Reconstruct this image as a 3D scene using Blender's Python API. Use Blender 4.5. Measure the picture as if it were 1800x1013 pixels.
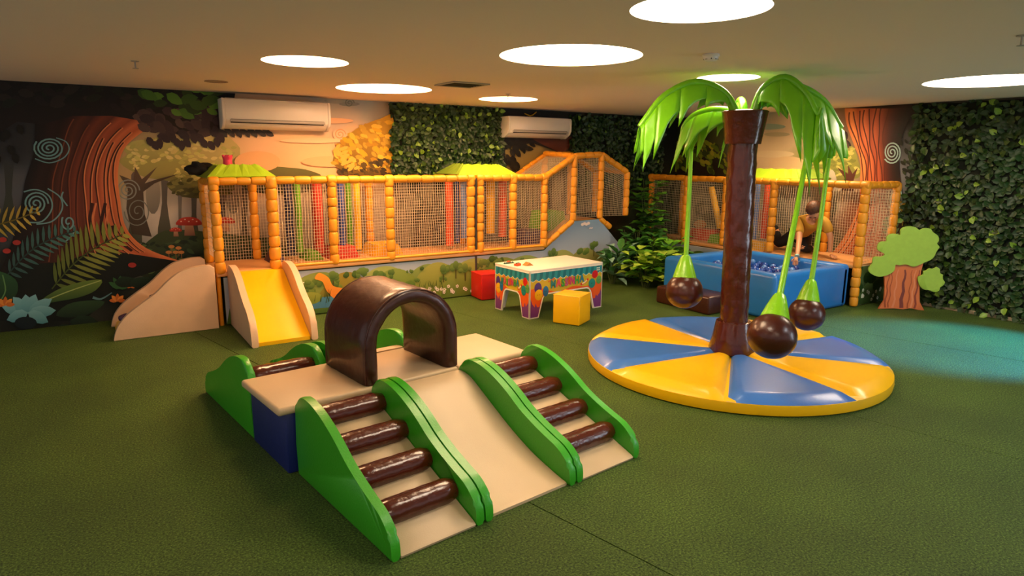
import bpy, bmesh, math, random
from mathutils import Vector, Matrix
from mathutils.geometry import tessellate_polygon
for o in list(bpy.data.objects): bpy.data.objects.remove(o)
S = bpy.context.scene
COL = S.collection
rnd = random.Random(7)
PI = math.pi

# ------------------------------------------------------------------ camera
FPX, PITCH, ROLL, YAW = 1150.0, 0.1970, 0.0080, 0.577
EYE = Vector((0, 0, 1.7))
def _cam():
    f = Vector((0, math.cos(PITCH), -math.sin(PITCH))); r = Vector((1, 0, 0)); u = r.cross(f)
    c, s = math.cos(ROLL), math.sin(ROLL)
    r, u = c*r + s*u, -s*r + c*u
    m = Matrix.Rotation(-YAW, 3, 'Z')
    return m @ r, m @ u, m @ f
CR, CU, CF = _cam()
cd = bpy.data.cameras.new('camera'); cam = bpy.data.objects.new('camera', cd); COL.objects.link(cam)
cd.sensor_width = 36; cd.lens = 36*FPX/1800; cd.clip_start = 0.05
cam.matrix_world = Matrix(((CR.x, CU.x, -CF.x, EYE.x), (CR.y, CU.y, -CF.y, EYE.y), (CR.z, CU.z, -CF.z, EYE.z), (0, 0, 0, 1)))
S.camera = cam
def ray(x, y): return (x-900)/FPX*CR - (y-506.5)/FPX*CU + CF
def un(x, y, ax, v):                       # photo position -> the point of it on a world plane
    d = ray(x, y); i = 'xyz'.index(ax); return EYE + d*((v-EYE[i])/d[i])
def px(p):
    d = Vector(p)-EYE; z = d.dot(CF); return (900+FPX*d.dot(CR)/z, 506.5-FPX*d.dot(CU)/z)

# ------------------------------------------------------------------ world, exposure
w = bpy.data.worlds.new('world'); S.world = w; w.use_nodes = True
w.node_tree.nodes['Background'].inputs[0].default_value = (0.66, 0.6, 0.57, 1)
w.node_tree.nodes['Background'].inputs[1].default_value = .85
vs = S.view_settings; vs.view_transform = 'Standard'; vs.look = 'None'; vs.gamma = 1; vs.use_curve_mapping = False
vs.exposure = 0.0
H = 2.36
XW, YW = 8.33, 7.83                        # right wall, left wall
X0, Y0 = -3.2, -3.2
# lamps: x, y, radius, colour, strength
WARM, MID, NEU, COOL = (1, .57, .29), (1, .71, .44), (1, .82, .62), (.86, .94, 1)
LAMPS = [(2.40, 2.163, .31, NEU, 22), (2.79, 3.60, .47, MID, 22), (1.425, 4.917, .30, WARM, 44), (2.62, 6.387, .47, WARM, 38),
         (4.23, 6.61, .34, WARM, 44), (4.56, 3.76, .25, NEU, 20), (6.50, 2.62, .50, NEU, 19),
         (7.42, 4.98, .20, MID, 120),
         (-.9, 2.2, .31, NEU, 15), (1.3, -.6, .47, NEU, 17), (4.9, .2, .47, COOL, 15), (-1.6, -1.4, .47, NEU, 12)]  # last row: unseen lamps added to brighten the foreground floor
def spot(name, loc, target, energy, col, size, blend=.6):
    l = bpy.data.lights.new(name, 'SPOT'); l.energy = energy; l.color = col; l.spot_size = size; l.spot_blend = blend; l.shadow_soft_size = .06
    o = bpy.data.objects.new(name, l); COL.objects.link(o); o.location = loc
    o.rotation_euler = (Vector(target)-Vector(loc)).to_track_quat('-Z', 'Y').to_euler()
    return o
spot('cyan_spotlight', (8.1, 1.2, 2.25), (6.9, 2.5, 0), 3000, (.0, .27, 1), .75)
al = bpy.data.lights.new('added_side_light', 'AREA'); al.shape = 'RECTANGLE'; al.size = 1.6; al.size_y = 2.0; al.energy = 90; al.color = (.75, .88, 1)
ao = bpy.data.objects.new('added_side_light', al); COL.objects.link(ao); ao.location = (8.2, -1.2, 1.1)
ao.rotation_euler = (Vector((3, 3, .3))-ao.location).to_track_quat('-Z', 'Y').to_euler()  # added cool area light for the bluish sheen at the right; no doorway built

# ------------------------------------------------------------------ helpers
def lin(c): return c/12.92 if c <= .04045 else ((c+.055)/1.055)**2.4
def hx(s):
    s = s.lstrip('#'); return tuple(lin(int(s[i:i+2], 16)/255) for i in (0, 2, 4))
def mixc(a, b, t): return tuple(a[i]+(b[i]-a[i])*t for i in range(3))
def mat(name, col, rough=.5, var=0, vs_=8, bump=0, bs=30, spec=.5, coat=0, attr=None, emit=0, detail=3, dist=.01):
    m = bpy.data.materials.new(name); m.use_nodes = True; nt = m.node_tree; b = nt.nodes['Principled BSDF']
    if isinstance(col, str): col = hx(col)
    b.inputs['Base Color'].default_value = (*col, 1); b.inputs['Roughness'].default_value = rough
    b.inputs['Specular IOR Level'].default_value = spec
    if coat: b.inputs['Coat Weight'].default_value = coat; b.inputs['Coat Roughness'].default_value = .12
    if attr:
        a = nt.nodes.new('ShaderNodeAttribute'); a.attribute_name = attr; nt.links.new(a.outputs['Color'], b.inputs['Base Color'])
    tc = nt.nodes.new('ShaderNodeTexCoord')
    if var:
        n = nt.nodes.new('ShaderNodeTexNoise'); n.inputs['Scale'].default_value = vs_; n.inputs['Detail'].default_value = detail
        nt.links.new(tc.outputs['Object'], n.inputs['Vector'])
        r = nt.nodes.new('ShaderNodeValToRGB'); r.color_ramp.elements[0].position = .3; r.color_ramp.elements[1].position = .72
        r.color_ramp.elements[0].color = (*[c*(1-var) for c in col], 1); r.color_ramp.elements[1].color = (*[min(1, c*(1+var)) for c in col], 1)
        nt.links.new(n.outputs['Fac'], r.inputs['Fac']); nt.links.new(r.outputs['Color'], b.inputs['Base Color'])
    if bump:
        n = nt.nodes.new('ShaderNodeTexNoise'); n.inputs['Scale'].default_value = bs; n.inputs['Detail'].default_value = detail
        nt.links.new(tc.outputs['Object'], n.inputs['Vector'])
        bn = nt.nodes.new('ShaderNodeBump'); bn.inputs['Strength'].default_value = bump; bn.inputs['Distance'].default_value = dist
        nt.links.new(n.outputs['Fac'], bn.inputs['Height']); nt.links.new(bn.outputs['Normal'], b.inputs['Normal'])
    if emit:
        b.inputs['Emission Color'].default_value = (*col, 1); b.inputs['Emission Strength'].default_value = emit
    return m
def link(o, parent=None):
    COL.objects.link(o)
    if parent: o.parent = parent
    return o
def mesh(name, V, F, m=None, parent=None, smooth=False, loc=None):
    me = bpy.data.meshes.new(name); me.from_pydata([tuple(v) for v in V], [], F)
    bm = bmesh.new(); bm.from_mesh(me); bmesh.ops.recalc_face_normals(bm, faces=bm.faces); bm.to_mesh(me); bm.free()
    if smooth: me.polygons.foreach_set('use_smooth', [True]*len(me.polygons))
    if m: me.materials.append(m)
    o = link(bpy.data.objects.new(name, me), parent)
    if loc: o.location = loc
    return o
def frombm(name, bm, m=None, parent=None, smooth=False):
    bmesh.ops.recalc_face_normals(bm, faces=bm.faces)
    me = bpy.data.meshes.new(name); bm.to_mesh(me); bm.free()
    if smooth:
        me.polygons.foreach_set('use_smooth', [True]*len(me.polygons))
    if m: me.materials.append(m)
    o = link(bpy.data.objects.new(name, me), parent)
    if smooth == 'angle':
        o.data.polygons.foreach_set('use_smooth', [True]*len(o.data.polygons)); auto(o)
    return o
def auto(o, ang=40):
    me = o.data; a = math.radians(ang)
    bm = bmesh.new(); bm.from_mesh(me)
    for e in bm.edges: e.smooth = not (len(e.link_faces) == 2 and e.calc_face_angle(0) > a)
    bm.to_mesh(me); bm.free()
def thing(name, label, cat, loc=(0, 0, 0), rz=0, group=None):
    o = bpy.data.objects.new(name, None); COL.objects.link(o); o.location = loc; o.rotation_euler = (0, 0, rz); o.empty_display_size = .1
    return tag(o, label, cat, group)
def tag(o, label, cat, group=None):
    o['label'] = label; o['category'] = cat
    if group: o['group'] = group
    return o
def struct(o): o['kind'] = 'structure'; return o
def rbox(name, lo, hi, m, parent=None, bev=.01, seg=2):
    bm = bmesh.new(); bmesh.ops.create_cube(bm, size=1)
    for v in bm.verts: v.co = Vector([lo[i]+(hi[i]-lo[i])*(v.co[i]+.5) for i in range(3)])
    if bev: bmesh.ops.bevel(bm, geom=bm.edges[:], offset=bev, segments=seg, affect='EDGES', profile=.5)
    return frombm(name, bm, m, parent, 'angle' if bev else False)
def catmull(P, n=6, closed=False):
    out = []; N = len(P)
    for i in range(N if closed else N-1):
        p = [P[(i+k) % N] if closed else P[min(max(i+k, 0), N-1)] for k in (-1, 0, 1, 2)]
        for j in range(n):
            t = j/n
            out.append(tuple(.5*((2*p[1][k]) + (-p[0][k]+p[2][k])*t + (2*p[0][k]-5*p[1][k]+4*p[2][k]-p[3][k])*t*t + (-p[0][k]+3*p[1][k]-3*p[2][k]+p[3][k])*t**3) for k in range(len(p[1]))))
    if not closed: out.append(tuple(P[-1]))
    return out
def prism(name, outline, fn, thick, m, parent=None, bev=.012, seg=2, smooth='angle'):
    """outline: 2D points; fn(a, b, t) -> 3D with t from 0 to thick"""
    bm = bmesh.new()
    A = [bm.verts.new(fn(a, b, 0)) for a, b in outline]; B = [bm.verts.new(fn(a, b, thick)) for a, b in outline]
    n = len(A); caps = [bm.faces.new(A), bm.faces.new(B[::-1])]
    for i in range(n): bm.faces.new((A[i], B[i], B[(i+1) % n], A[(i+1) % n]))
    if bev:
        es = list({e for f in caps for e in f.edges})
        bmesh.ops.bevel(bm, geom=es, offset=bev, segments=seg, affect='EDGES', profile=.5, clamp_overlap=True)
    big = [f for f in bm.faces if len(f.verts) > 4]
    if big: bmesh.ops.triangulate(bm, faces=big)
    return frombm(name, bm, m, parent, smooth)
def tube(name, path, rad, m, parent=None, n=10, cap=True, squash=1.0):
    path = [Vector(p) for p in path]; V = []; F = []
    up = Vector((0, 0, 1)); prev = None
    for i, p in enumerate(path):
        t = (path[min(i+1, len(path)-1)]-path[max(i-1, 0)]).normalized()
        if prev is None:
            a = t.cross(up)
            if a.length < 1e-3: a = t.cross(Vector((1, 0, 0)))
        else: a = prev - t*prev.dot(t)
        a.normalize(); prev = a; b = t.cross(a)
        r = rad[i] if isinstance(rad, (list, tuple)) else rad
        for k in range(n):
            q = 2*PI*k/n; V.append(p+a*(math.cos(q)*r)+b*(math.sin(q)*r*squash))
    for i in range(len(path)-1):
        for k in range(n): F.append((i*n+k, i*n+(k+1) % n, (i+1)*n+(k+1) % n, (i+1)*n+k))
    if cap: F.append(tuple(range(n))); F.append(tuple(range((len(path)-1)*n, len(path)*n)))
    o = mesh(name, V, F, m, parent, True); auto(o, 50); return o
def lathe(name, prof, m, parent=None, n=24, loc=(0, 0, 0), ang=40, wob=0):
    V = []; F = []
    for r, z in prof:
        for k in range(n):
            q = 2*PI*k/n; rr = r*(1+wob*math.sin(3*q+z*9)*.5+wob*math.sin(7*q+z*5)*.3)
            V.append((rr*math.cos(q), rr*math.sin(q), z))
    for i in range(len(prof)-1):
        for k in range(n): F.append((i*n+k, i*n+(k+1) % n, (i+1)*n+(k+1) % n, (i+1)*n+k))
    if prof[0][0] > 1e-4: F.append(tuple(range(n))[::-1])
    if prof[-1][0] > 1e-4: F.append(tuple(range((len(prof)-1)*n, len(prof)*n)))
    o = mesh(name, V, F, m, parent, True, loc); auto(o, ang); return o

class Paint:
    """flat print on a plane: coloured polygons in thin layers, one mesh"""
    def __init__(s, org, eu, ev, en, step=.0003):
        s.o, s.u, s.v, s.n, s.step = Vector(org), Vector(eu).normalized(), Vector(ev).normalized(), Vector(en).normalized(), step
        s.V = []; s.F = []; s.C = []; s.k = 1; s.tf = None; s.local = False; s.lim = None
    def to(s, p):
        if s.tf: p = s.tf(*p)
        if s.local: return (p[0], p[1])
        d = ray(p[0], p[1]); t = (s.o-EYE).dot(s.n)/d.dot(s.n); q = EYE+d*t-s.o
        return (q.dot(s.u), q.dot(s.v))
    def raw(s, uv, col):
        h = s.step*s.k
        if s.lim:
            a, b, c, d = s.lim; uv = [(min(max(x, a), b), min(max(y, c), d)) for x, y in uv]
        i0 = len(s.V)
        for (x, y) in uv: s.V.append(s.o+s.u*x+s.v*y+s.n*h)
        return i0
    def poly(s, pts, col, col2=None, smooth=0, axis=1):
        s.k += .05
        if smooth: pts = catmull(pts, smooth, True)
        uv = [s.to(p) for p in pts]
        i0 = s.raw(uv, col)
        lo = min(p[axis] for p in uv); hi = max(p[axis] for p in uv)
        for p in uv:
            t = (p[axis]-lo)/(hi-lo+1e-9)
            s.C.append(col if col2 is None else mixc(col2, col, t))
        for t in tessellate_polygon([[Vector((a, b, 0)) for a, b in uv]]): s.F.append(tuple(i0+k for k in t))
    def lay(s, n=1): s.k += n
    def strip(s, A, B, cols):
        """bands between polylines A and B; cols list across"""
        n = max(len(A), len(B))
        def rs(L): return [tuple(L[int(i*(len(L)-1)/(n-1))][k] for k in (0, 1)) for i in range(n)]
        A, B = rs(A), rs(B); m = len(cols)
        i0 = len(s.V)
        for j in range(m):
            t = j/(m-1)
            s.raw([s.to(tuple(A[i][k]*(1-t)+B[i][k]*t for k in (0, 1))) for i in range(n)], None); s.C += [cols[j]]*n
        for j in range(m-1):
            for i in range(n-1): s.F.append((i0+j*n+i, i0+j*n+i+1, i0+(j+1)*n+i+1, i0+(j+1)*n+i))
    def stroke(s, pts, w, col, smooth=0, w2=None):
        s.k += .05
        if smooth: pts = catmull(pts, smooth)
        uv = [Vector(s.to(p)) for p in pts]; n = len(uv); L = []
        for i, p in enumerate(uv):
            t = (uv[min(i+1, n-1)]-uv[max(i-1, 0)])
            if t.length < 1e-9: t = Vector((1, 0))
            t.normalize(); nn = Vector((-t.y, t.x)); ww = w if w2 is None else w+(w2-w)*i/(n-1)
            L += [p+nn*ww, p-nn*ww]
        i0 = s.raw([tuple(p) for p in L], col); s.C += [col]*len(L)
        for i in range(n-1): s.F.append((i0+2*i, i0+2*i+1, i0+2*i+3, i0+2*i+2))
    def blob(s, c, rx, ry, col, col2=None, n=14, rot=0, jag=0, rng=None):
        pts = []
        for k in range(n):
            q = 2*PI*k/n; f = 1+(jag*(rng or rnd).uniform(-1, 1) if jag else 0)
            x, y = rx*f*math.cos(q), ry*f*math.sin(q)
            pts.append((c[0]+x*math.cos(rot)-y*math.sin(rot), c[1]+x*math.sin(rot)+y*math.cos(rot)))
        s.poly(pts, col, col2)
    def leaf(s, c, ln, wd, ang, col, col2=None):
        dx, dy = math.cos(ang), math.sin(ang)
        prof = [(-.5, 0), (-.3, .4), (0, .5), (.3, .32), (.5, 0), (.3, -.32), (0, -.5), (-.3, -.4)]
        s.poly([(c[0]+ln*a*dx-wd*b*dy, c[1]+ln*a*dy+wd*b*dx) for a, b in prof], col, col2)
    def frond(s, p0, p1, n, ln, wd, col, bend=.15, colb=None):
        p0, p1 = Vector(p0), Vector(p1); d = p1-p0; nn = Vector((-d.y, d.x))
        path = [tuple(p0+d*t+nn*bend*math.sin(PI*t)) for t in [i/12 for i in range(13)]]
        for i in range(1, n+1):
            t = i/n; p = p0+d*t+nn*bend*math.sin(PI*t); a = math.atan2(d.y, d.x)
            l = ln*(math.sin(PI*(.18+.75*t))**.8)
            for sg in (-1, 1):
                an = a+sg*1.0
                s.leaf((p.x+math.cos(an)*l*.5, p.y+math.sin(an)*l*.5), l, wd, an, mixc(col, colb or col, t if sg > 0 else t*.6))
        s.lay(); s.stroke(path, .006, mixc(col, (0, 0, 0), .4))
    def scatter(s, outline, n, ln, wd, cols, ang=None, jit=.6):
        xs = [p[0] for p in outline]; ys = [p[1] for p in outline]; k = 0; tries = 0
        while k < n and tries < n*30:
            tries += 1
            x, y = rnd.uniform(min(xs), max(xs)), rnd.uniform(min(ys), max(ys))
            c = False; j = len(outline)-1
            for i in range(len(outline)):
                (xi, yi), (xj, yj) = outline[i], outline[j]
                if (yi > y) != (yj > y) and x < (xj-xi)*(y-yi)/(yj-yi)+xi: c = not c
                j = i
            if not c: continue
            k += 1; s.k = s.k0+rnd.random()*3
            f = rnd.uniform(.7, 1.2)
            s.leaf((x, y), ln*f, wd*f, (ang if ang is not None else 0)+rnd.uniform(-jit, jit), rnd.choice(cols))
        s.k = s.k0+3
    def build(s, name, m, parent):
        me = bpy.data.meshes.new(name); me.from_pydata([tuple(v) for v in s.V], [], s.F)
        at = me.color_attributes.new('Col', 'FLOAT_COLOR', 'POINT')
        fl = []
        for c in s.C: fl += [c[0], c[1], c[2], 1]
        at.data.foreach_set('color', fl); me.materials.append(m)
        # all faces look along +n
        bm = bmesh.new(); bm.from_mesh(me)
        for f in bm.faces:
            f.normal_update()
            if f.normal.dot(s.n) < 0: f.normal_flip()
        bm.to_mesh(me); bm.free()
        return link(bpy.data.objects.new(name, me), parent)
def idw(samples):
    def f(x, y):
        sw = 0; c = [0, 0, 0]
        for sx, sy, col in samples:
            w_ = 1/(((x-sx)**2+(y-sy)**2)**2+2e5); sw += w_
            for i in range(3): c[i] += col[i]*w_
        return tuple(v/sw for v in c)
    return f

# ------------------------------------------------------------------ materials
M = {}
M['print'] = mat('mural_print', (1, 1, 1), .55, attr='Col', spec=.3)
M['gloss_print'] = mat('panel_print', (1, 1, 1), .35, attr='Col', spec=.4)
M['ceiling'] = mat('ceiling_paint', '#ecdccf', .9, bump=.05, bs=200, spec=.2)
M['wall'] = mat('wall_paint', '#8c8478', .9)
M['green'] = mat('green_vinyl', '#35a01c', .35, bump=.12, bs=90, coat=.1)
M['cream'] = mat('cream_vinyl', '#cbb28e', .42, var=.04, vs_=3, bump=.1, bs=160)
M['brown'] = mat('brown_vinyl', '#4c190b', .24, var=.1, vs_=5, bump=.5, bs=20, coat=.35)
M['brown2'] = mat('brown_arch_vinyl', '#3e150a', .38, var=.12, vs_=5, bump=.45, bs=16, coat=.25)
M['navy'] = mat('navy_vinyl', '#16246a', .4, bump=.1, bs=60)
M['yellow'] = mat('yellow_vinyl', '#f4bb08', .33, var=.04, vs_=3, bump=.08, bs=60, coat=.15)
M['blue'] = mat('blue_vinyl', '#3c72c4', .32, var=.05, vs_=3, bump=.08, bs=60, coat=.2)
M['pitblue'] = mat('pit_blue_vinyl', '#2478cc', .35, var=.06, vs_=4, bump=.15, bs=12, coat=.15)
M['ball'] = mat('ball_blue_plastic', '#1c4fae', .2, coat=.3)
M['ball2'] = mat('ball_pale_blue_plastic', '#4f86cf', .25, coat=.3)
M['ball3'] = mat('ball_dark_blue_plastic', '#142f86', .2, coat=.3)
M['palm'] = mat('palm_green_vinyl', '#74c410', .33, var=.12, vs_=4, bump=.3, bs=9, coat=.2)
M['coco'] = mat('coconut_brown_vinyl', '#42160a', .3, var=.1, vs_=5, bump=.3, bs=14, coat=.1)
M['sleeve'] = mat('lime_vinyl', '#86d01c', .3, var=.1, vs_=8, bump=.5, bs=25, coat=.2)
M['foam'] = mat('orange_foam', '#e89a20', .45, var=.06, vs_=14, bump=.12, bs=60)
M['net'] = mat('cream_net_cord', '#d8c7a6', .8)
M['pole'] = mat('steel_pole', '#3a3630', .5)
M['deck'] = mat('peach_deck_vinyl', '#e0a466', .5, bump=.1, bs=40)
M['pale'] = mat('beige_slide_vinyl', '#dcb894', .5, var=.05, vs_=5, bump=.15, bs=120)
M['purple'] = mat('purple_foam', '#4b3550', .5)
M['roofg'] = mat('lime_roof_vinyl', '#9fc61e', .5, var=.08, vs_=8)
M['roofd'] = mat('dull_green_roof_vinyl', '#7c9a2a', .55, var=.08, vs_=8)
M['black'] = mat('black_cloth', '#0c0b0c', .8, bump=.3, bs=20)
M['pink'] = mat('pink_foam', '#e0405c', .5)
M['red'] = mat('red_vinyl', '#c41212', .35, bump=.15, bs=20, coat=.15)
M['tubeb'] = mat('blue_foam', '#3c4f92', .5); M['tubeg'] = mat('green_foam', '#6aa51e', .5)
M['tuber'] = mat('red_foam', '#c8371c', .5); M['tubey'] = mat('yellow_foam', '#f0b514', .5)
M['tubeo'] = mat('orange_red_foam', '#e4521a', .5); M['tubel'] = mat('light_blue_foam', '#6f8cc4', .5); M['tuben'] = mat('dark_navy_foam', '#2a2742', .5)
M['white'] = mat('white_laminate', '#f0e6d6', .35)
M['acwhite'] = mat('ac_white_plastic', '#e4ded4', .35); M['acgrey'] = mat('ac_grey_plastic', '#a49d94', .5); M['dark'] = mat('dark_slot', '#1a1614', .6)
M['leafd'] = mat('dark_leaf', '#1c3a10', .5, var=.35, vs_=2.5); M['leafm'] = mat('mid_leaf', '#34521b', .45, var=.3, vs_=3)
M['leafb'] = mat('bright_leaf', '#6f9428', .45, var=.2, vs_=3); M['backing'] = mat('ivy_backing', '#12180c', .9)
M['bush1'] = mat('bush_leaf_green', '#6aae2e', .4, var=.3, vs_=5); M['bush2'] = mat('bush_leaf_dark', '#3f7a34', .4, var=.35, vs_=6); M['bush3'] = mat('bush_leaf_lime', '#a4c846', .4, var=.25, vs_=6)
M['bush4'] = mat('bush_leaf_bluegreen', '#86b4a0', .4, var=.3, vs_=6); M['stem'] = mat('stem_green', '#3a4a1c', .6)
M['cutg'] = mat('cutout_green_board', '#9cc044', .6, var=.05, vs_=20); M['cutb'] = mat('cutout_trunk_board', '#d0703c', .6)
M['skin'] = mat('skin', '#d79a70', .5); M['hair'] = mat('brown_hair', '#5a351a', .55, var=.3, vs_=30, bump=.4, bs=60); M['shirt'] = mat('mustard_shirt_cloth', '#c9962e', .8, bump=.3, bs=18); M['trous'] = mat('black_trouser_cloth', '#17151a', .8)
M['edge'] = mat('panel_edge_green', '#4a5a34', .6)
M['basewood'] = mat('cream_skirting', '#c9b79a', .6); M['band'] = mat('pale_wristband', '#9cc8c0', .5); M['eye'] = mat('eye_dark', '#1c120c', .4)

# ------------------------------------------------------------------ floor, ceiling, walls
def grass():
    m = bpy.data.materials.new('artificial_turf'); m.use_nodes = True; nt = m.node_tree; b = nt.nodes['Principled BSDF']
    tc = nt.nodes.new('ShaderNodeTexCoord')
    def noise(sc, det, rough=.6):
        n = nt.nodes.new('ShaderNodeTexNoise'); n.inputs['Scale'].default_value = sc; n.inputs['Detail'].default_value = det; n.inputs['Roughness'].default_value = rough
        nt.links.new(tc.outputs['Object'], n.inputs['Vector']); return n
    a = noise(95, 4, .8); c = noise(1.6, 5)
    r = nt.nodes.new('ShaderNodeValToRGB'); e = r.color_ramp.elements
    e[0].position = .36; e[0].color = (.008, .028, .003, 1); e[1].position = .70; e[1].color = (.28, .44, .075, 1)
    k = e.new(.52); k.color = (.085, .165, .022, 1)
    nt.links.new(a.outputs['Fac'], r.inputs['Fac'])
    r2 = nt.nodes.new('ShaderNodeValToRGB'); r2.color_ramp.elements[0].position = .35; r2.color_ramp.elements[1].position = .7
    r2.color_ramp.elements[0].color = (.80, .80, .80, 1); r2.color_ramp.elements[1].color = (1.1, 1.1, 1.05, 1)
    nt.links.new(c.outputs['Fac'], r2.inputs['Fac'])
    mx = nt.nodes.new('ShaderNodeMix'); mx.data_type = 'RGBA'; mx.blend_type = 'MULTIPLY'; mx.inputs[0].default_value = 1
    nt.links.new(r.outputs['Color'], mx.inputs[6]); nt.links.new(r2.outputs['Color'], mx.inputs[7]); nt.links.new(mx.outputs[2], b.inputs['Base Color'])
    b.inputs['Roughness'].default_value = .55; b.inputs['Specular IOR Level'].default_value = .3
    bn = nt.nodes.new('ShaderNodeBump'); bn.inputs['Strength'].default_value = 1; bn.inputs['Distance'].default_value = .02
    nt.links.new(a.outputs['Fac'], bn.inputs['Height']); nt.links.new(bn.outputs['Normal'], b.inputs['Normal'])
    return m
M['turf'] = grass(); M['under'] = mat('turf_underlay', '#10140a', .9)
fl = struct(mesh('floor', [(X0, Y0, -.02), (XW, Y0, -.02), (XW, YW, -.02), (X0, YW, -.02)], [(0, 1, 2, 3)], M['under']))
# turf laid in sheets with hairline joints
for (a, b_) in [(X0, -.56), (-.56, 1.89), (1.89, 4.34), (4.34, 6.79), (6.79, XW)]:
    def xl(x, y): return x if x in (X0, XW) else x-.215*(y-1.7)
    g = .0035; lo, hi = (a if a == X0 else a+g), (b_ if b_ == XW else b_-g)
    V = [(xl(lo, Y0), Y0, 0), (xl(hi, Y0), Y0, 0), (xl(hi, YW), YW, 0), (xl(lo, YW), YW, 0)]
    V += [(x, y, -.019) for x, y, z in V]
    mesh('turf_sheet', V, [(0, 1, 2, 3), (4, 5, 6, 7), (0, 1, 5, 4), (1, 2, 6, 5), (2, 3, 7, 6), (3, 0, 4, 7)], M['turf'], fl)

outer = [Vector((X0-.1, Y0-.1, 0)), Vector((XW+.1, Y0-.1, 0)), Vector((XW+.1, YW+.1, 0)), Vector((X0-.1, YW+.1, 0))]
holes = [[Vector((x+r*math.cos(2*PI*k/48), y+r*math.sin(2*PI*k/48), 0)) for k in range(48)] for x, y, r, c, e in LAMPS]
tri = tessellate_polygon([outer]+holes); allv = outer+[v for h in holes for v in h]
struct(mesh('ceiling', [(v.x, v.y, H) for v in allv], [tuple(t) for t in tri], M['ceiling']))
wl = struct(mesh('wall_left', [(X0, YW, -.02), (XW, YW, -.02), (XW, YW, H), (X0, YW, H), (X0, YW+.1, -.02), (XW, YW+.1, -.02), (XW, YW+.1, H), (X0, YW+.1, H)], [(0, 1, 2, 3), (4, 5, 6, 7), (0, 1, 5, 4), (2, 3, 7, 6)], M['wall']))
wr = struct(mesh('wall_right', [(XW, YW, -.02), (XW, Y0, -.02), (XW, Y0, H), (XW, YW, H), (XW+.1, YW, -.02), (XW+.1, Y0, -.02), (XW+.1, Y0, H), (XW+.1, YW, H)], [(0, 1, 2, 3), (4, 5, 6, 7), (0, 1, 5, 4), (2, 3, 7, 6)], M['wall']))

lampn = ['nearest the camera, cut by the top of the photo', 'large, in the middle of the ceiling', 'leftmost, in front of the left air conditioner', 'beside the square ceiling vent', 'smallest and farthest, before the right air conditioner', 'directly above the palm tree', 'at the right edge, before the ivy wall', 'half hidden behind the right palm frond, near the right wall']
M['well'] = mat('lamp_well_white', '#f2ece2', .7)
for i, (x, y, r, c, e) in enumerate(LAMPS):
    lab = 'round white recessed ceiling light ' + (lampn[i] if i < 8 else ['added out of view behind the camera on the left', 'added out of view behind the camera in the middle', 'added out of view at the right', 'added out of view in the far corner behind the camera'][i-8])
    t = thing('ceiling_light', lab, 'ceiling light', (x, y, H), 0, 'round recessed ceiling lights')
    V = []; F = []
    for z in (-.001, .09):
        for k in range(48): V.append((r*math.cos(2*PI*k/48), r*math.sin(2*PI*k/48), z))
    for k in range(48): F.append((k, (k+1) % 48, 48+(k+1) % 48, 48+k))
    mesh('recess_rim', V, F, M['well'], t, True)
    em = mat('lamp_diffuser_%d' % i, c, .6, emit=e)
    mesh('diffuser', [(r*math.cos(2*PI*k/48), r*math.sin(2*PI*k/48), .09) for k in range(48)], [tuple(range(48))], em, t)

# ------------------------------------------------------------------ murals (flat print on the two walls)
def background(p, u0, u1, v0, v1, du, samples):
    f = idw(samples); nu = int((u1-u0)/du)+1; nv = int((v1-v0)/du)+1; i0 = len(p.V)
    for j in range(nv+1):
        for i in range(nu+1):
            u, v = u0+(u1-u0)*i/nu, v0+(v1-v0)*j/nv
            q = p.o+p.u*u+p.v*v; p.V.append(q+p.n*p.step)
            x, y = px(q) if (q-EYE).dot(CF) > .5 else (-200, 300)
            p.C.append(f(min(max(x, -150), 1950), y))
    for j in range(nv):
        for i in range(nu): p.F.append((i0+j*(nu+1)+i, i0+j*(nu+1)+i+1, i0+(j+1)*(nu+1)+i+1, i0+(j+1)*(nu+1)+i))
def spiral(p, c, R, turns, w, col, sq=1):
    p.stroke([(c[0]+R*(t/60)**.9*math.cos(2*PI*turns*t/60)*1.05, c[1]+R*(t/60)**.9*math.sin(2*PI*turns*t/60)*sq) for t in range(4, 61)], w, col)

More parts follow.
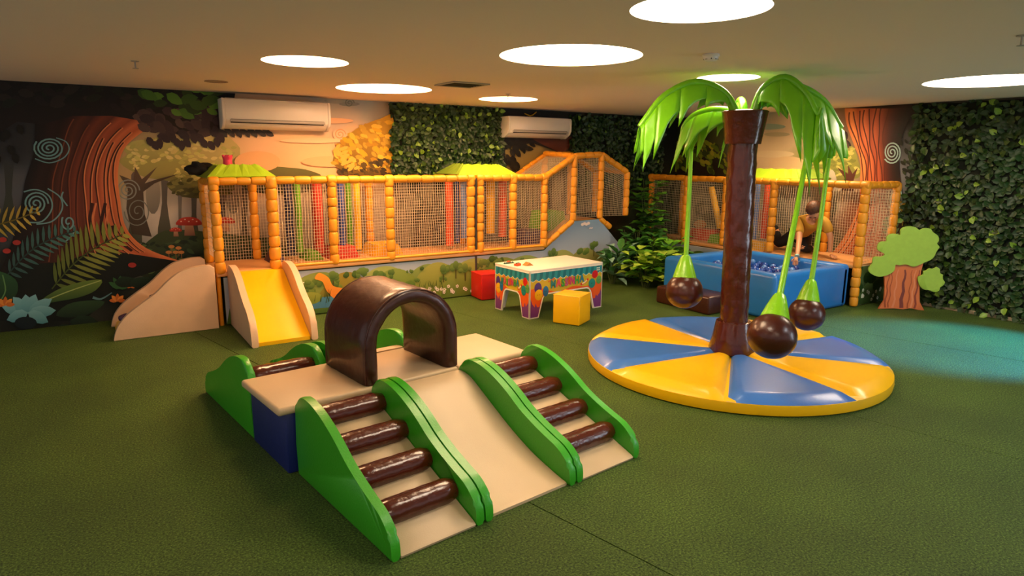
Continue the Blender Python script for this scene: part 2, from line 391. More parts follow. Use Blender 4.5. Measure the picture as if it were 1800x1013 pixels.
L = Paint((0, YW, 0), (1, 0, 0), (0, 0, 1), (0, -1, 0)); L.lim = (X0, XW, .0, H-.002)
dk, bk = hx('#1a1210'), hx('#0d0f0c')
background(L, X0, XW, 0, H, .11, [(x, y, hx(c)) for x, y, c in [
    (-120, 160, '#14120f'), (-120, 330, '#3a3c40'), (-120, 480, '#181c14'), (-120, 590, '#10140c'), (0, 160, '#14120f'), (20, 260, '#2b2c30'), (20, 330, '#54565c'), (10, 390, '#45474c'), (30, 470, '#141610'), (60, 580, '#0e140c'),
    (180, 160, '#1a1410'), (340, 165, '#22240f'), (220, 290, '#b89a68'), (300, 330, '#bcae98'), (270, 380, '#d2c8b8'), (340, 380, '#b8aea4'), (250, 410, '#a09c92'), (220, 440, '#343a28'), (330, 440, '#3c4a2c'), (200, 500, '#0e160c'), (330, 540, '#0c120a'),
    (330, 300, '#d0b870'), (400, 270, '#e4c084'), (450, 250, '#f2c294'), (450, 200, '#ecc49c'), (520, 230, '#f6ca96'), (560, 280, '#f8cc92'), (480, 300, '#f0bc84'), (600, 200, '#d0bca8'), (640, 182, '#9cacb0'), (590, 185, '#a8b0ac'), (670, 195, '#9c9078'), (620, 240, '#f4c48c'), (640, 290, '#eab878'),
    (420, 380, '#b4a898'), (500, 360, '#b0a094'), (560, 400, '#a09084'), (430, 450, '#3a4428'), (520, 460, '#4a4a34'), (640, 380, '#8c7c6c'), (640, 450, '#4a3c2c'), (740, 330, '#3c3828'), (760, 400, '#3c3026'), (800, 450, '#3a2c20'),
    (850, 380, '#5c5a3c'), (900, 330, '#6a5a30'), (930, 270, '#a08c50'), (940, 300, '#8c7440'), (900, 400, '#4c4a34'), (1000, 300, '#4a3220'), (980, 230, '#2c1c14'), (1040, 340, '#302418'), (1060, 250, '#12160c'), (1120, 300, '#141810'), (1150, 240, '#10140c'), (1150, 380, '#1c2a14')]])
T1 = lambda x, y: (x/2.025, 120+y/2.025)
T2 = lambda x, y: (360+x/2.727, 130+y/2.727)
L.tf = T1; L.lay(2)
# misty background trunks and pale gaps
for x, w_, y0, c in [(480, 26, 380, '#6c5c50'), (585, 24, 360, '#786c64'), (690, 22, 400, '#6e6660'), (790, 26, 420, '#6a5a54'), (870, 22, 430, '#746860'), (30, 30, 330, '#35373c'), (640, 14, 420, '#8a8078')]:
    L.poly([(x-w_*.5, y0), (x-w_*.35, y0+120), (x-w_, y0+240), (x+w_, y0+240), (x+w_*.4, y0+120), (x+w_*.6, y0)], hx(c), hx('#3c4230'), 3)
for x in (545, 740, 830): L.blob((x, 450), 26, 70, hx('#b8a890'), hx('#7c786c'))
L.lay(3)
# pale yellow-green tree crowns
for (x, y, rx, ry, c, c2) in [(640, 330, 210, 75, '#b4ae5c', '#948a4c'), (560, 290, 120, 40, '#c4ba68', '#a09654'), (760, 300, 95, 65, '#d0bc74', '#b0a05c'), (720, 420, 120, 45, '#8c8644', '#5c5630'), (1000, 400, 160, 50, '#6c6c34', '#45422a')]:
    L.blob((x, y), rx, ry, hx(c), hx(c2), 26, 0, .06)
L.lay(); L.k0 = L.k
L.scatter([(450, 280), (560, 250), (700, 255), (830, 260), (845, 350), (800, 390), (640, 400), (600, 330), (470, 360)], 150, 26, 13, [hx(c) for c in ('#ccc46c', '#b4ae5c', '#dccc80', '#d4c274')])
L.k0 = L.k; L.scatter([(600, 400), (700, 385), (830, 400), (820, 450), (620, 450)], 60, 26, 13, [hx(c) for c in ('#7c7838', '#98904a', '#5c582c')])
L.lay()
# small bare tree
L.poly([(425, 380), (455, 430), (450, 500), (470, 590), (540, 600), (515, 520), (510, 440), (550, 410), (640, 375), (560, 395), (515, 410), (560, 350), (505, 395), (480, 350), (475, 400)], hx('#5e4a3a'), hx('#3c3226'))
L.lay(); spiral(L, (455, 435), 40, 3, .006, hx('#8c9088')); spiral(L, (490, 510), 45, 2.5, .005, hx('#7a7e74'), 1.2)
# red toadstools and undergrowth
L.poly([(560, 590), (640, 575), (760, 585), (900, 600), (1000, 620), (1000, 760), (560, 760), (480, 680)], hx('#3c4a28'), hx('#12180c'), 3)
L.lay()
for (x, y, s_) in [(672, 550, 46), (625, 577, 22), (800, 545, 36)]:
    L.poly([(x-s_*.3, y), (x-s_*.35, y+s_), (x+s_*.5, y+s_), (x+s_*.3, y)], hx('#c0906c'), hx('#8c5c44')); L.lay()
    L.poly([(x-s_, y+s_*.15), (x-s_*.7, y-s_*.3), (x, y-s_*.45), (x+s_*.7, y-s_*.3), (x+s_, y+s_*.15), (x, y+s_*.22)], hx('#d2402c'), hx('#a02a20'), 3); L.lay()
    for q in range(5): L.blob((x-s_*.6+q*s_*.3, y-s_*.1-(q % 2)*s_*.15), s_*.07, s_*.05, hx('#f0c0a0'))
for x, y, r in [(620, 650, 60), (700, 640, 55), (800, 660, 70), (540, 690, 60), (450, 690, 70), (400, 730, 60), (880, 640, 60), (960, 660, 70)]:
    L.blob((x, y), r, r*.55, hx('#3f5230'), hx('#141c10'), 18, 0, .08)
L.k0 = L.k; L.scatter([(420, 640), (700, 600), (700, 700), (420, 760)], 70, 30, 13, [hx(c) for c in ('#2c3c22', '#41562e', '#20301c', '#556a38')])
for x, y in [(610, 635), (635, 640), (625, 655), (645, 655), (600, 655)]:
    L.lay(.3); L.stroke([(x, y), (x+2, y+28)], .004, hx('#8a5a30')); L.blob((x, y), 11, 6, hx('#c4803c'))
L.lay()
# the great trunk: bands from the dark left side to the lit right edge
A = catmull([(150, 20), (140, 120), (125, 200), (120, 300), (90, 400), (78, 470), (60, 560), (20, 680), (-40, 800)], 5)
B = catmull([(700, 90), (600, 175), (500, 232), (440, 290), (420, 370), (428, 470), (450, 570), (520, 640), (640, 686)], 5)
L.strip(A, B, [hx(c) for c in ('#17100e', '#1d1210', '#2a1713', '#241410', '#3a1c14', '#54281a', '#45201a', '#743420', '#5c2a1c', '#a85030', '#8c4026', '#cc6a40', '#bc5c32', '#e0804a')])
L.lay()
L.poly([(-60, 780), (60, 700), (220, 690), (330, 655), (430, 655), (640, 688), (560, 720), (430, 760), (300, 900), (-60, 900)], hx('#131710'), hx('#0c110b'))
L.lay()
for a_, t0 in [(.30, .1), (.38, .2), (.47, .12), (.56, .2), (.63, .1), (.70, .18), (.77, .12), (.84, .2), (.90, .15), (.95, .2)]:
    pts = []
    for i in range(len(A)):
        t = i/(len(A)-1)
        if t < t0+.1 or t > .92: continue
        q = a_+.012*math.sin(t*11+a_*40); pts.append((A[i][0]*(1-q)+B[i][0]*q, A[i][1]*(1-q)+B[i][1]*q))
    L.stroke(pts, .007, hx('#3c1a10'), 0, .004); L.stroke([(x+5, y) for x, y in pts], .005, hx('#d8804c') if a_ > .6 else hx('#7a3c24'))
L.lay()
for pts in ([(330, 480), (320, 540), (335, 600), (350, 640)], [(375, 480), (360, 560), (380, 620), (420, 650)], [(400, 560), (420, 610), (470, 650)]): L.stroke(pts, .014, hx('#3a1810'), 5)
for pts in ([(342, 480), (332, 540), (347, 600)], [(388, 500), (376, 560), (398, 620)]): L.stroke(pts, .007, hx('#d27a4a'), 5)
L.lay()
# dark crown along the top
L.poly([(-600, 0), (-600, 240), (0, 230), (60, 190), (150, 200), (260, 170), (400, 170), (520, 190), (640, 240), (760, 230), (820, 200), (830, 0)], hx('#100d0c'), hx('#221815'))
L.k += 1; L.k0 = L.k
L.scatter([(-500, 50), (250, 60), (780, 60), (770, 130), (600, 140), (400, 140), (200, 130), (-500, 150)], 150, 62, 32, [hx(c) for c in ('#1a1513', '#221a18', '#171410', '#2a221c', '#1c1f14')])
L.k0 = L.k; L.scatter([(480, 160), (640, 150), (790, 150), (790, 225), (730, 250), (640, 260), (560, 250), (500, 210)], 55, 52, 30, [hx(c) for c in ('#3e2c2e', '#4a3634', '#33262a', '#57423c')], .5)
L.k0 = L.k; L.scatter([(420, 75), (780, 65), (780, 165), (640, 165), (540, 120)], 26, 60, 32, [hx(c) for c in ('#3c5c1e', '#4c7424', '#2c4018', '#5a8428')], .3)
for i in range(14):
    L.k = L.k0+2+.1*i; L.leaf((530+i*20+rnd.uniform(-5, 5), 262+math.sin(i*1.3)*14), 40, 26, 1.1+rnd.uniform(-.5, .5), hx('#3a2a2c'))
for i in range(20):
    L.k = L.k0+3+.1*i; L.leaf((790+i*9, 228+math.sin(i*2.1)*8), 30, 18, .9+rnd.uniform(-.5, .5), hx('#3c3330'))
for i in range(18): L.leaf((-200+i*16, 240+rnd.uniform(-30, 90)), 40, 26, 1.2, hx('#15140f'))
L.lay(4)
# chalk spirals and drips
cy = hx('#6f9a9c')
spiral(L, (175, 285), 52, 3.6, .007, cy, .8); L.stroke([(200, 248), (235, 262), (246, 290), (225, 320), (175, 337), (125, 322)], .005, cy, 5)
spiral(L, (128, 482), 42, 3, .007, cy, 1); L.stroke([(85, 440), (130, 432), (175, 455), (185, 500), (150, 545), (95, 548)], .006, cy, 5); L.stroke([(170, 428), (215, 460), (220, 505), (185, 545), (130, 555)], .006, cy, 5)
L.stroke([(225, 440), (220, 460), (240, 490)], .006, cy, 4); spiral(L, (244, 548), 24, 1.6, .007, cy, 1.3); L.stroke([(265, 560), (260, 590), (235, 615)], .006, cy, 5)
# ferns, big leaves, flowers
L.lay(2); L.frond((20, 745), (265, 580), 13, 66, 11, hx('#33504c'), -.10, hx('#4f8078')); L.lay()
L.frond((-120, 570), (130, 510), 10, 64, 10, hx('#8a7a2c'), .05, hx('#d0b04c')); L.lay()
L.frond((185, 785), (435, 592), 14, 108, 14, hx('#55662a'), -.08, hx('#aaa844')); L.lay()
L.poly([(130, 840), (200, 790), (280, 762), (362, 752), (340, 790), (280, 815), (200, 830)], hx('#6c8638'), hx('#2c4c26'), 3); L.lay(); L.stroke([(135, 838), (240, 795), (358, 755)], .005, hx('#a8b868'), 4)
L.poly([(-60, 720), (0, 722), (55, 750), (64, 790), (40, 825), (-20, 838), (-60, 820)], hx('#2f5a34'), hx('#16301c'), 3); L.stroke([(0, 830), (20, 790), (10, 735)], .005, hx('#5f8a50'), 4)
L.poly([(200, 880), (240, 840), (310, 826), (372, 830), (340, 862), (280, 885)], hx('#2e4a2a'), hx('#16281a'), 3)
L.lay()
for (cx_, cy_, a0) in [(100, 870, 0)]:
    for k, (an, ln) in enumerate([(-2.9, 95), (-2.3, 80), (-1.7, 70), (-1.2, 75), (-.55, 100), (-.1, 100), (.45, 80), (2.8, 80)]):
        L.k += .15; L.leaf((cx_+math.cos(an)*ln*.5, cy_+math.sin(an)*ln*.45), ln, 44, an, hx('#7fb6bc'), hx('#4c8a94'))
    L.lay(); L.blob((cx_-8, 905), 40, 22, hx('#0e1c22'))
for (x, y, s_) in [(20, 840, 34), (418, 826, 30), (465, 778, 18)]:
    for k in range(5): L.k += .1; L.leaf((x+math.cos(PI*(1+k/4))*s_*.5, y+math.sin(PI*(1+k/4))*s_*.35), s_, s_*.5, PI*(1+k/4), hx('#e08a34') if k % 2 else hx('#c86a28'))
for (x, y) in [(60, 620), (25, 650), (10, 610), (470, 700)]: L.blob((x, y), 15, 9, hx('#a8342c'))
for k, an in enumerate((-2.6, -2.1, -1.5, -.9, -.4)): L.k += .1; L.leaf((425+math.cos(an)*22, 785+math.sin(an)*25), 46, 18, an, hx('#2f5c30'))
for x, y, r in [(450, 760, 40), (510, 765, 45), (570, 745, 40), (300, 905, 50), (240, 930, 40)]: L.blob((x, y), r, r*.5, hx('#1c3320'), hx('#0d160d'), 16, 0, .1)
L.stroke([(330, 815), (360, 820), (398, 798)], .014, hx('#5c8488'), 5, .004)
# sky: clouds and the yellow tree left of the ivy
L.tf = T2; L.lay(2)
for (x, y, rx, ry, c) in [(640, 130, 70, 14, '#9aa29c'), (690, 145, 50, 10, '#8c9490'), (590, 225, 120, 14, '#f0bc90'), (520, 320, 160, 12, '#f9d0a0'), (250, 420, 110, 50, '#eeb47c'), (650, 290, 40, 26, '#f2c49c'), (600, 420, 140, 26, '#f4bc84')]: L.blob((x, y), rx, ry, hx(c), None, 20)
spiral(L, (690, 140), 22, 2, .006, hx('#6f7a78')); spiral(L, (645, 290), 26, 2, .006, hx('#e0a070'))
L.lay()
L.poly([(610, 420), (640, 340), (700, 280), (770, 240), (840, 215), (900, 215), (900, 490), (720, 485), (650, 460)], hx('#c8961c'), hx('#5c4818'), 3); L.lay(); L.k0 = L.k
yo = [(610, 425), (640, 345), (700, 285), (770, 245), (890, 220), (890, 470), (740, 460), (650, 450)]
L.scatter(yo, 120, 38, 20, [hx(c) for c in ('#e0aa1e', '#caa030', '#f0c040', '#b88a1c')], .6); L.k0 = L.k
L.scatter([(640, 470), (740, 430), (890, 400), (890, 490), (650, 490)], 40, 34, 18, [hx(c) for c in ('#4a3c1a', '#5c4a1c', '#3a3018')], .6); L.k0 = L.k
for i in range(22): L.k = L.k0+.1*i; L.leaf((612+rnd.uniform(0, 60)+i*3, 350+i*5), 34, 17, -.5+rnd.uniform(-.4, .4), hx('#e0b448'))
# round the second air conditioner: dark leaves, a reddish bough
L.lay(3); L.poly([(1400, 150), (1800, 150), (1800, 330), (1700, 375), (1560, 330), (1500, 345), (1440, 330), (1420, 480), (1380, 480)], hx('#14120e'), hx('#231a12'))
L.lay(); L.poly([(1560, 300), (1660, 360), (1720, 375), (1750, 300)], hx('#4a2414'), hx('#6a3018'), 3); L.k += 1; L.k0 = L.k
L.scatter([(1415, 320), (1500, 320), (1600, 345), (1500, 380), (1510, 420), (1480, 480), (1410, 480)], 60, 40, 20, [hx(c) for c in ('#16140f', '#1c1a12', '#24221a')], .8)
L.build('mural', M['print'], wl)

R = Paint((XW, 0, 0), (0, -1, 0), (0, 0, 1), (-1, 0, 0)); R.lim = (-YW, -Y0, .0, H-.002)
background(R, -YW, -Y0, 0, H, .11, [(x, y, hx(c)) for x, y, c in [
    (1180, 220, '#10160c'), (1180, 280, '#1c160f'), (1220, 230, '#24300f'), (1250, 300, '#241a12'), (1290, 220, '#52621c'), (1340, 200, '#7d9088'), (1350, 225, '#e0c8a4'), (1345, 260, '#fce0b4'), (1370, 290, '#fad8a4'), (1400, 230, '#f4d8b4'),
    (1420, 280, '#a0a050'), (1460, 270, '#8c9048'), (1480, 240, '#8a7860'), (1500, 230, '#7a4c34'), (1580, 200, '#150f0d'), (1600, 260, '#3c4044'), (1600, 300, '#6c7078'), (1600, 350, '#5c6060'), (1590, 420, '#141810'), (1700, 300, '#14180f'), (1900, 300, '#14180f'),
    (1200, 380, '#4c4a34'), (1250, 400, '#3a3a26'), (1350, 380, '#6c6a58'), (1400, 360, '#a09684'), (1460, 360, '#c0b49c'), (1440, 420, '#4c5c3c'), (1500, 380, '#8c4a2c'), (1540, 440, '#20140f'), (1300, 340, '#5c6030')]])
T3 = lambda x, y: (1000+x/2.597, 90+y/2.597); T4 = lambda x, y: (1480+x/2.109, 120+y/2.109)
R.tf = T3; R.lay(2)
for (x, y, rx, ry, c) in [(900, 345, 90, 14, '#9ab0a0'), (950, 380, 60, 10, '#c8b890'), (930, 470, 100, 16, '#fde4b8'), (1000, 520, 90, 40, '#f6d4a0')]: R.blob((x, y), rx, ry, hx(c))
R.lay(); R.poly([(1080, 560), (1080, 490), (1120, 440), (1200, 420), (1290, 430), (1320, 500), (1320, 580), (1100, 590)], hx('#a0a04a'), hx('#7c7c3c'), 3); R.lay(); R.k0 = R.k
R.scatter([(1085, 560), (1085, 490), (1130, 440), (1300, 430), (1320, 570)], 120, 28, 15, [hx(c) for c in ('#b8b454', '#929440', '#c8c066', '#7c803a')]); R.lay()
R.poly([(1240, 640), (1260, 580), (1225, 530), (1275, 560), (1275, 520), (1295, 560), (1320, 530), (1300, 590), (1300, 640)], hx('#5c3224'), hx('#4a2a20'))
for x, y, w_ in [(1130, 660, 34), (1200, 650, 28), (1060, 680, 30)]: R.lay(.3); R.blob((x, y), w_, 110, hx('#d0c4ac'), hx('#6c7058'), 18)
R.lay(); R.k0 = R.k
R.scatter([(450, 420), (640, 400), (720, 480), (720, 560), (480, 540)], 90, 36, 19, [hx(c) for c in ('#8c9a24', '#6c8420', '#b0a830', '#3c4c18')], .9); R.k0 = R.k
R.scatter([(1090, 330), (1270, 360), (1270, 440), (1180, 440), (1120, 420)], 30, 50, 26, [hx(c) for c in ('#4a3830', '#5a443a', '#382a28')], 1.0); R.lay()
R.poly([(560, 800), (600, 720), (680, 700), (720, 760), (720, 860), (560, 860)], hx('#26221c'), hx('#1a160f'), 3); R.lay()
for x, y, rx, ry, c in [(560, 820, 40, 16, '#a0522c'), (600, 790, 28, 20, '#c0622c'), (870, 770, 30, 50, '#b0502c'), (640, 850, 40, 30, '#6c7a28')]: R.blob((x, y), rx, ry, hx(c))
R.lay()
A = catmull([(1260, 260), (1268, 330), (1300, 420), (1330, 500), (1330, 600), (1320, 720), (1250, 860), (1150, 980)], 5)
B = catmull([(1600, 200), (1560, 300), (1520, 400), (1510, 500), (1520, 620), (1540, 760), (1580, 900), (1640, 980)], 5)
R.strip(A, B, [hx(c) for c in ('#dc8048', '#ec9050', '#c06034', '#d87444', '#a85030', '#b85a34', '#8c4026', '#5c2818', '#45201a', '#2c1712', '#1c110f', '#181010')])
R.lay()
for a_ in (.06, .13, .2, .27, .35, .43, .52, .62):
    pts = [(A[i][0]*(1-a_)+B[i][0]*a_+4*math.sin(i*.6+a_*30), A[i][1]*(1-a_)+B[i][1]*a_) for i in range(2, len(A))]
    R.stroke(pts, .009, hx('#5a2616'), 0, .004)
R.lay(); R.poly([(1180, 225), (1240, 260), (1480, 262), (1640, 240), (1640, 200), (1180, 200)], hx('#15100e'), hx('#2a1a16'))
R.lay(2); R.tf = T4
spiral(R, (187, 312), 32, 3.4, .008, hx('#9cbcb8'), 1.3); spiral(R, (198, 490), 26, 2.4, .008, hx('#9cbcb8'), 1.5); R.stroke([(180, 450), (210, 440), (222, 470), (222, 520), (190, 548)], .007, hx('#9cbcb8'), 5)
R.lay(); R.frond((225, 585), (215, 500), 6, 40, 10, hx('#a89a3c'), .05); R.frond((190, 650), (170, 560), 6, 40, 12, hx('#5c7a50'), .05); R.k0 = R.k
R.scatter([(215, 250), (260, 230), (270, 560), (240, 560), (235, 420)], 34, 26, 13, [hx(c) for c in ('#1c2614', '#2a3a1a', '#141c10')], .9)
R.build('mural', M['print'], wr)

# ------------------------------------------------------------------ bead posts, nets (shared pieces)
def bead_mesh():
    prof = [(.62, -.5), (.86, -.46), (.97, -.34), (1, -.15), (1, .15), (.97, .34), (.86, .46), (.62, .5)]
    n = 12; V = []; F = []
    for r, z in prof:
        for k in range(n): V.append((r*math.cos(2*PI*k/n), r*math.sin(2*PI*k/n), z))
    for i in range(len(prof)-1):
        for k in range(n): F.append((i*n+k, i*n+(k+1) % n, (i+1)*n+(k+1) % n, (i+1)*n+k))
    F.append(tuple(range(n))[::-1]); F.append(tuple(range((len(prof)-1)*n, len(prof)*n)))
    me = bpy.data.meshes.new('foam_segment'); me.from_pydata(V, [], F); me.polygons.foreach_set('use_smooth', [True]*len(F)); me.materials.append(M['foam']); return me
BEAD = bead_mesh()
def beads(name, p0, p1, parent, r=.046, ln=.125, core=.02, skip0=0, skip1=0):
    p0, p1 = Vector(p0), Vector(p1); d = p1-p0; t = d.normalized()
    part = tube(name, [p0, p1], core, M['pole'], parent, 8)
    a, b_ = p0+t*skip0, p1-t*skip1; Ltot = (b_-a).length; n = max(1, round(Ltot/ln))
    cuts = [0]
    ws = [rnd.uniform(.8, 1.2) for _ in range(n)]; sw = sum(ws)
    q = t.to_track_quat('Z', 'Y'); x = 0
    for i in range(n):
        l = Ltot*ws[i]/sw; o = bpy.data.objects.new('foam_segment', BEAD); COL.objects.link(o); o.parent = part
        rr = r*rnd.uniform(.95, 1.06)
        o.location = a+t*(x+l/2)+Vector((rnd.uniform(-1, 1), rnd.uniform(-1, 1), rnd.uniform(-1, 1)))*.0025; o.rotation_mode = 'QUATERNION'; o.rotation_quaternion = q; o.scale = (rr, rr, l*1.01); x += l
    return part
def net(c, parent, cell=(.030, .034), rad=.0025, name='net', sag=.006):
    bl, br, tr, tl = [Vector(p) for p in c]
    nn = (br-bl).cross(tl-bl).normalized(); W_ = max((br-bl).length, (tr-tl).length); H_ = max((tl-bl).length, (tr-br).length)
    nu, nv = max(2, round(W_/cell[0])), max(2, round(H_/cell[1])); V = []; F = []
    ph = [rnd.uniform(0, 6.28) for _ in range(4)]
    def pt(u, v):
        p = bl*(1-u)*(1-v)+br*u*(1-v)+tr*u*v+tl*(1-u)*v
        e = math.sin(PI*min(max(u, 0), 1))*math.sin(PI*min(max(v, 0), 1))
        return p+nn*(sag*e*2)+(br-bl)*(.006*e*math.sin(v*11+ph[0])+.004*e*math.sin(u*9+v*17+ph[1]))+(tl-bl)*(.006*e*math.sin(u*10+ph[2]))
    def cord(P):
        i0 = len(V)
        for i, p in enumerate(P):
            t = (P[min(i+1, len(P)-1)]-P[max(i-1, 0)]).normalized(); a = t.cross(nn).normalized()
            for k in range(3):
                q = 2*PI*k/3; V.append(p+a*(math.cos(q)*rad)+nn*(math.sin(q)*rad))
        for i in range(len(P)-1):
            for k in range(3): F.append((i0+i*3+k, i0+i*3+(k+1) % 3, i0+i*3+3+(k+1) % 3, i0+i*3+3+k))
    for i in range(nu+1): cord([pt(i/nu, j/6) for j in range(7)])
    for j in range(nv+1): cord([pt(i/6, j/nv) for i in range(7)])
    return mesh(name, V, F, M['net'], parent)

# ------------------------------------------------------------------ long netted platform along the left wall
YF, YB, ZD, ZR = 7.0, 7.68, .555, 1.45
pa = thing('netted_play_platform', 'long raised play platform with orange bead posts and cream netting by the forest mural', 'play structure', (0, 0, 0))
PX = [1.07, 1.61, 2.235, 2.895, 3.945, 4.075, 4.56, 5.05]
rbox('deck', (1.03, YF-.03, ZD-.05), (5.05, YB+.06, ZD), M['deck'], pa, .012)
prism('bridge_deck', [(5.05, ZD-.05), (5.53, .86), (6.0, .87), (6.5, .42), (6.5, .37), (6.0, .82), (5.53, .81), (5.05, ZD-.1)], lambda a, b, t: (a, YF+.03+t, b), YB-YF, M['deck'], pa, .006)
for x in PX:
    z0 = ZD-.02
    beads('post', (x, YF, z0), (x, YF, ZR+.03), pa, .05 if x != 1.61 else .056, .125)
tube('steel_leg', [(4.01, YF-.01, 0), (4.01, YF-.01, ZR)], .017, M['pole'], pa, 8)
tube('steel_leg', [(1.05, YF+.02, 0), (1.05, YF+.02, ZD)], .022, M['foam'], pa, 8)
for x in (1.075, 1.57, 2.91, 4.2): beads('post', (x, YB, ZD), (x, YB, ZR), pa, .047, .13)
for a, b_ in zip(PX[:-1], PX[1:]): beads('top_rail', (a+.05, YF, ZR), (b_-.05, YF, ZR), pa, .043, .15) if b_-a > .2 else None
for x in PX: beads('rail_joint', (x-.05, YF, ZR), (x+.05, YF, ZR), pa, .052, .1)
beads('top_rail', (1.075, YF+.05, ZR), (1.075, YB, ZR-.02), pa, .045, .14)
beads('top_rail', (1.1, YB, ZR-.03), (5.05, YB, ZR-.03), pa, .04, .16)
# humped bridge
TOP = [(5.05, ZR), (5.53, 1.725), (6.0, 1.75), (6.48, 1.51)]; BOT = [(5.05, ZD), (5.53, .90), (6.0, .91), (6.48, .90)]
for y in (YF, YB):
    for (a, b_) in zip(TOP[:-1], TOP[1:]): beads('top_rail', (a[0], y, a[1]), (b_[0], y, b_[1]), pa, .043, .14)
    for i in (1, 2, 3): beads('post', (BOT[i][0], y, BOT[i][1]-(.03 if i < 3 else 0)), (TOP[i][0], y, TOP[i][1]), pa, .047, .125)
beads('lower_rail', (5.05, YF, ZD-.01), (5.53, YF, .87), pa, .04, .13); beads('lower_rail', (6.0, YF, .88), (6.2, YF, .74), pa, .04, .12)
beads('cross_rail', (5.53, YF+.06, 1.725), (5.53, YB, 1.76), pa, .04, .14); beads('cross_rail', (6.48, YF, 1.51), (6.48, YB, 1.55), pa, .04, .14)
tube('lower_rail', [(1.65, YF-.02, ZD+.005), (5.05, YF-.02, ZD+.005)], .018, M['foam'], pa, 8)
for a, b_ in [(1.61, 2.235), (2.235, 2.895), (2.895, 3.945), (4.075, 4.56), (4.56, 5.05)]: net([(a, YF, ZD), (b_, YF, ZD), (b_, YF, ZR), (a, YF, ZR)], pa)
for i in range(3):
    (a, za), (b_, zb) = BOT[i], BOT[i+1]; (c_, zc), (d_, zd) = TOP[i], TOP[i+1]
    for y in (YF, YB): net([(a, y, za), (b_, y, zb), (d_, y, zd), (c_, y, zc)], pa)
    net([(c_, YF, zc), (d_, YF, zd), (d_, YB, zd), (c_, YB, zc)], pa, name='roof_net')
for a, b_ in [(1.075, 1.57), (1.57, 2.91), (2.91, 4.2), (4.2, 5.05)]: net([(a, YB, ZD), (b_, YB, ZD), (b_, YB, ZR-.03), (a, YB, ZR-.03)], pa)
net([(1.075, YF, ZD+.1), (1.075, YB, ZD+.1), (1.075, YB, ZR), (1.075, YF, ZR)], pa, (.05, .05))
# printed side panel: green hills under a pale sky
bp = prism('base_panel', [(1.09, .01), (1.09, ZD-.06), (5.05, ZD-.06), (5.53, .86), (5.99, .87), (6.52, .36), (6.52, .01)], lambda a, b, t: (a, YF-.012+t, b), .02, M['edge'], pa, .002)
G = Paint((0, YF-.0125, 0), (1, 0, 0), (0, 0, 1), (0, -1, 0)); G.local = True; G.lim = (1.09, 6.52, .012, .9)
G.poly([(1.092, .012), (1.092, ZD-.062), (5.05, ZD-.062), (5.53, .856), (5.99, .866), (6.518, .36), (6.518, .012)], hx('#7f9fc0'), hx('#c9c6cf')); G.lay(2)
hill = lambda x0, x1, h, c, c2: G.poly([(x0, .012)]+[(x0+(x1-x0)*t/14, .012+h*math.sin(PI*t/14)**.7) for t in range(15)]+[(x1, .012)], hx(c), hx(c2))
for x0, x1, h, c, c2 in [(1.5, 2.6, .455, '#93a050', '#6c8034'), (2.3, 3.3, .46, '#aab060', '#7c8c3c'), (2.9, 3.8, .44, '#8c9c50', '#64783a'), (3.4, 4.6, .46, '#a4ac5c', '#788a3c'), (4.2, 5.3, .44, '#94a456', '#6c8038'), (4.9, 5.8, .47, '#a8ac62', '#7c8a40'), (5.6, 6.6, .42, '#8c9c58', '#647c3c'), (1.05, 2.15, .47, '#7a8c34', '#4c6a24'), (1.95, 2.75, .43, '#a08a34', '#5c6a24'), (2.5, 3.35, .42, '#8a9a44', '#5c7228'), (3.05, 3.9, .45, '#a8a654', '#6c7c30'), (3.5, 4.3, .42, '#9aa24c', '#60742c'), (3.9, 4.9, .44, '#8a9a48', '#5a7028'), (4.6, 5.6, .40, '#7c8f40', '#4c6628'), (5.3, 6.2, .47, '#a09c58', '#6c7434'), (5.9, 6.6, .33, '#6c8040', '#405c28')]:
    hill(x0, x1, h, c, c2); G.lay(.5)
def bushy(x, z, r, c, c2, n=6):
    for i in range(n):
        G.k += .04; G.blob((x+rnd.uniform(-1, 1)*r, z+rnd.uniform(-.3, .5)*r), r*rnd.uniform(.35, .6), r*rnd.uniform(.35, .6), hx(c), hx(c2), 12)
for i in range(44):
    x = rnd.uniform(1.7, 6.4); bushy(x, rnd.uniform(.2, .42), rnd.uniform(.03, .09), *rnd.choice([('#6c8638', '#33501e'), ('#55702c', '#2a421a'), ('#7c9440', '#45602a')]))
for x, z in [(3.55, .36), (3.72, .39), (3.85, .35), (4.35, .37), (5.9, .5), (2.55, .41), (2.2, .4), (5.2, .45)]:
    G.lay(.2); G.stroke([(x, z-.15), (x, z)], .006, hx('#4a4422')); bushy(x, z, .07, '#7a9244', '#45602a', 9); G.blob((x, z+.02), .04, .05, hx('#7a9244'), hx('#3c5a26'), 14)
G.lay(); G.blob((2.05, .10), .42, .09, hx('#4e86a8'), hx('#3c6c94'), 20); G.blob((1.95, .03), .5, .04, hx('#4e6a28'), hx('#3c5a22'), 18); G.lay()
G.blob((1.93, .19), .14, .07, hx('#98a044'), hx('#6c8030'), 18); G.lay()
G.poly([(2.05, .46), (2.15, .40), (2.2, .3), (2.35, .24), (2.3, .1), (2.2, .16), (2.12, .26), (2.08, .36), (2.0, .40)], hx('#e8a034'), hx('#d8742c'), 4)
for i in range(60): G.k += .01; G.blob((rnd.uniform(1.12, 1.9), rnd.uniform(.06, .42)), .009, .007, hx('#e8ead0'), None, 6)
for i in range(26):
    x, z = rnd.uniform(3.1, 4.2), rnd.uniform(.05, .16); G.k += .01
    for k in range(5): G.blob((x+.014*math.cos(k*1.256), z+.014*math.sin(k*1.256)), .009, .009, hx('#f0dcd8'), None, 6)
for i in range(40):
    x, z = rnd.choice([2.05, 3.3, 3.45, 2.15, 5.0])+rnd.uniform(-.12, .12), rnd.uniform(.12, .2); G.stroke([(x, z), (x+rnd.uniform(-.03, .03), z+.07)], .004, hx('#33481c'), 0, .001)
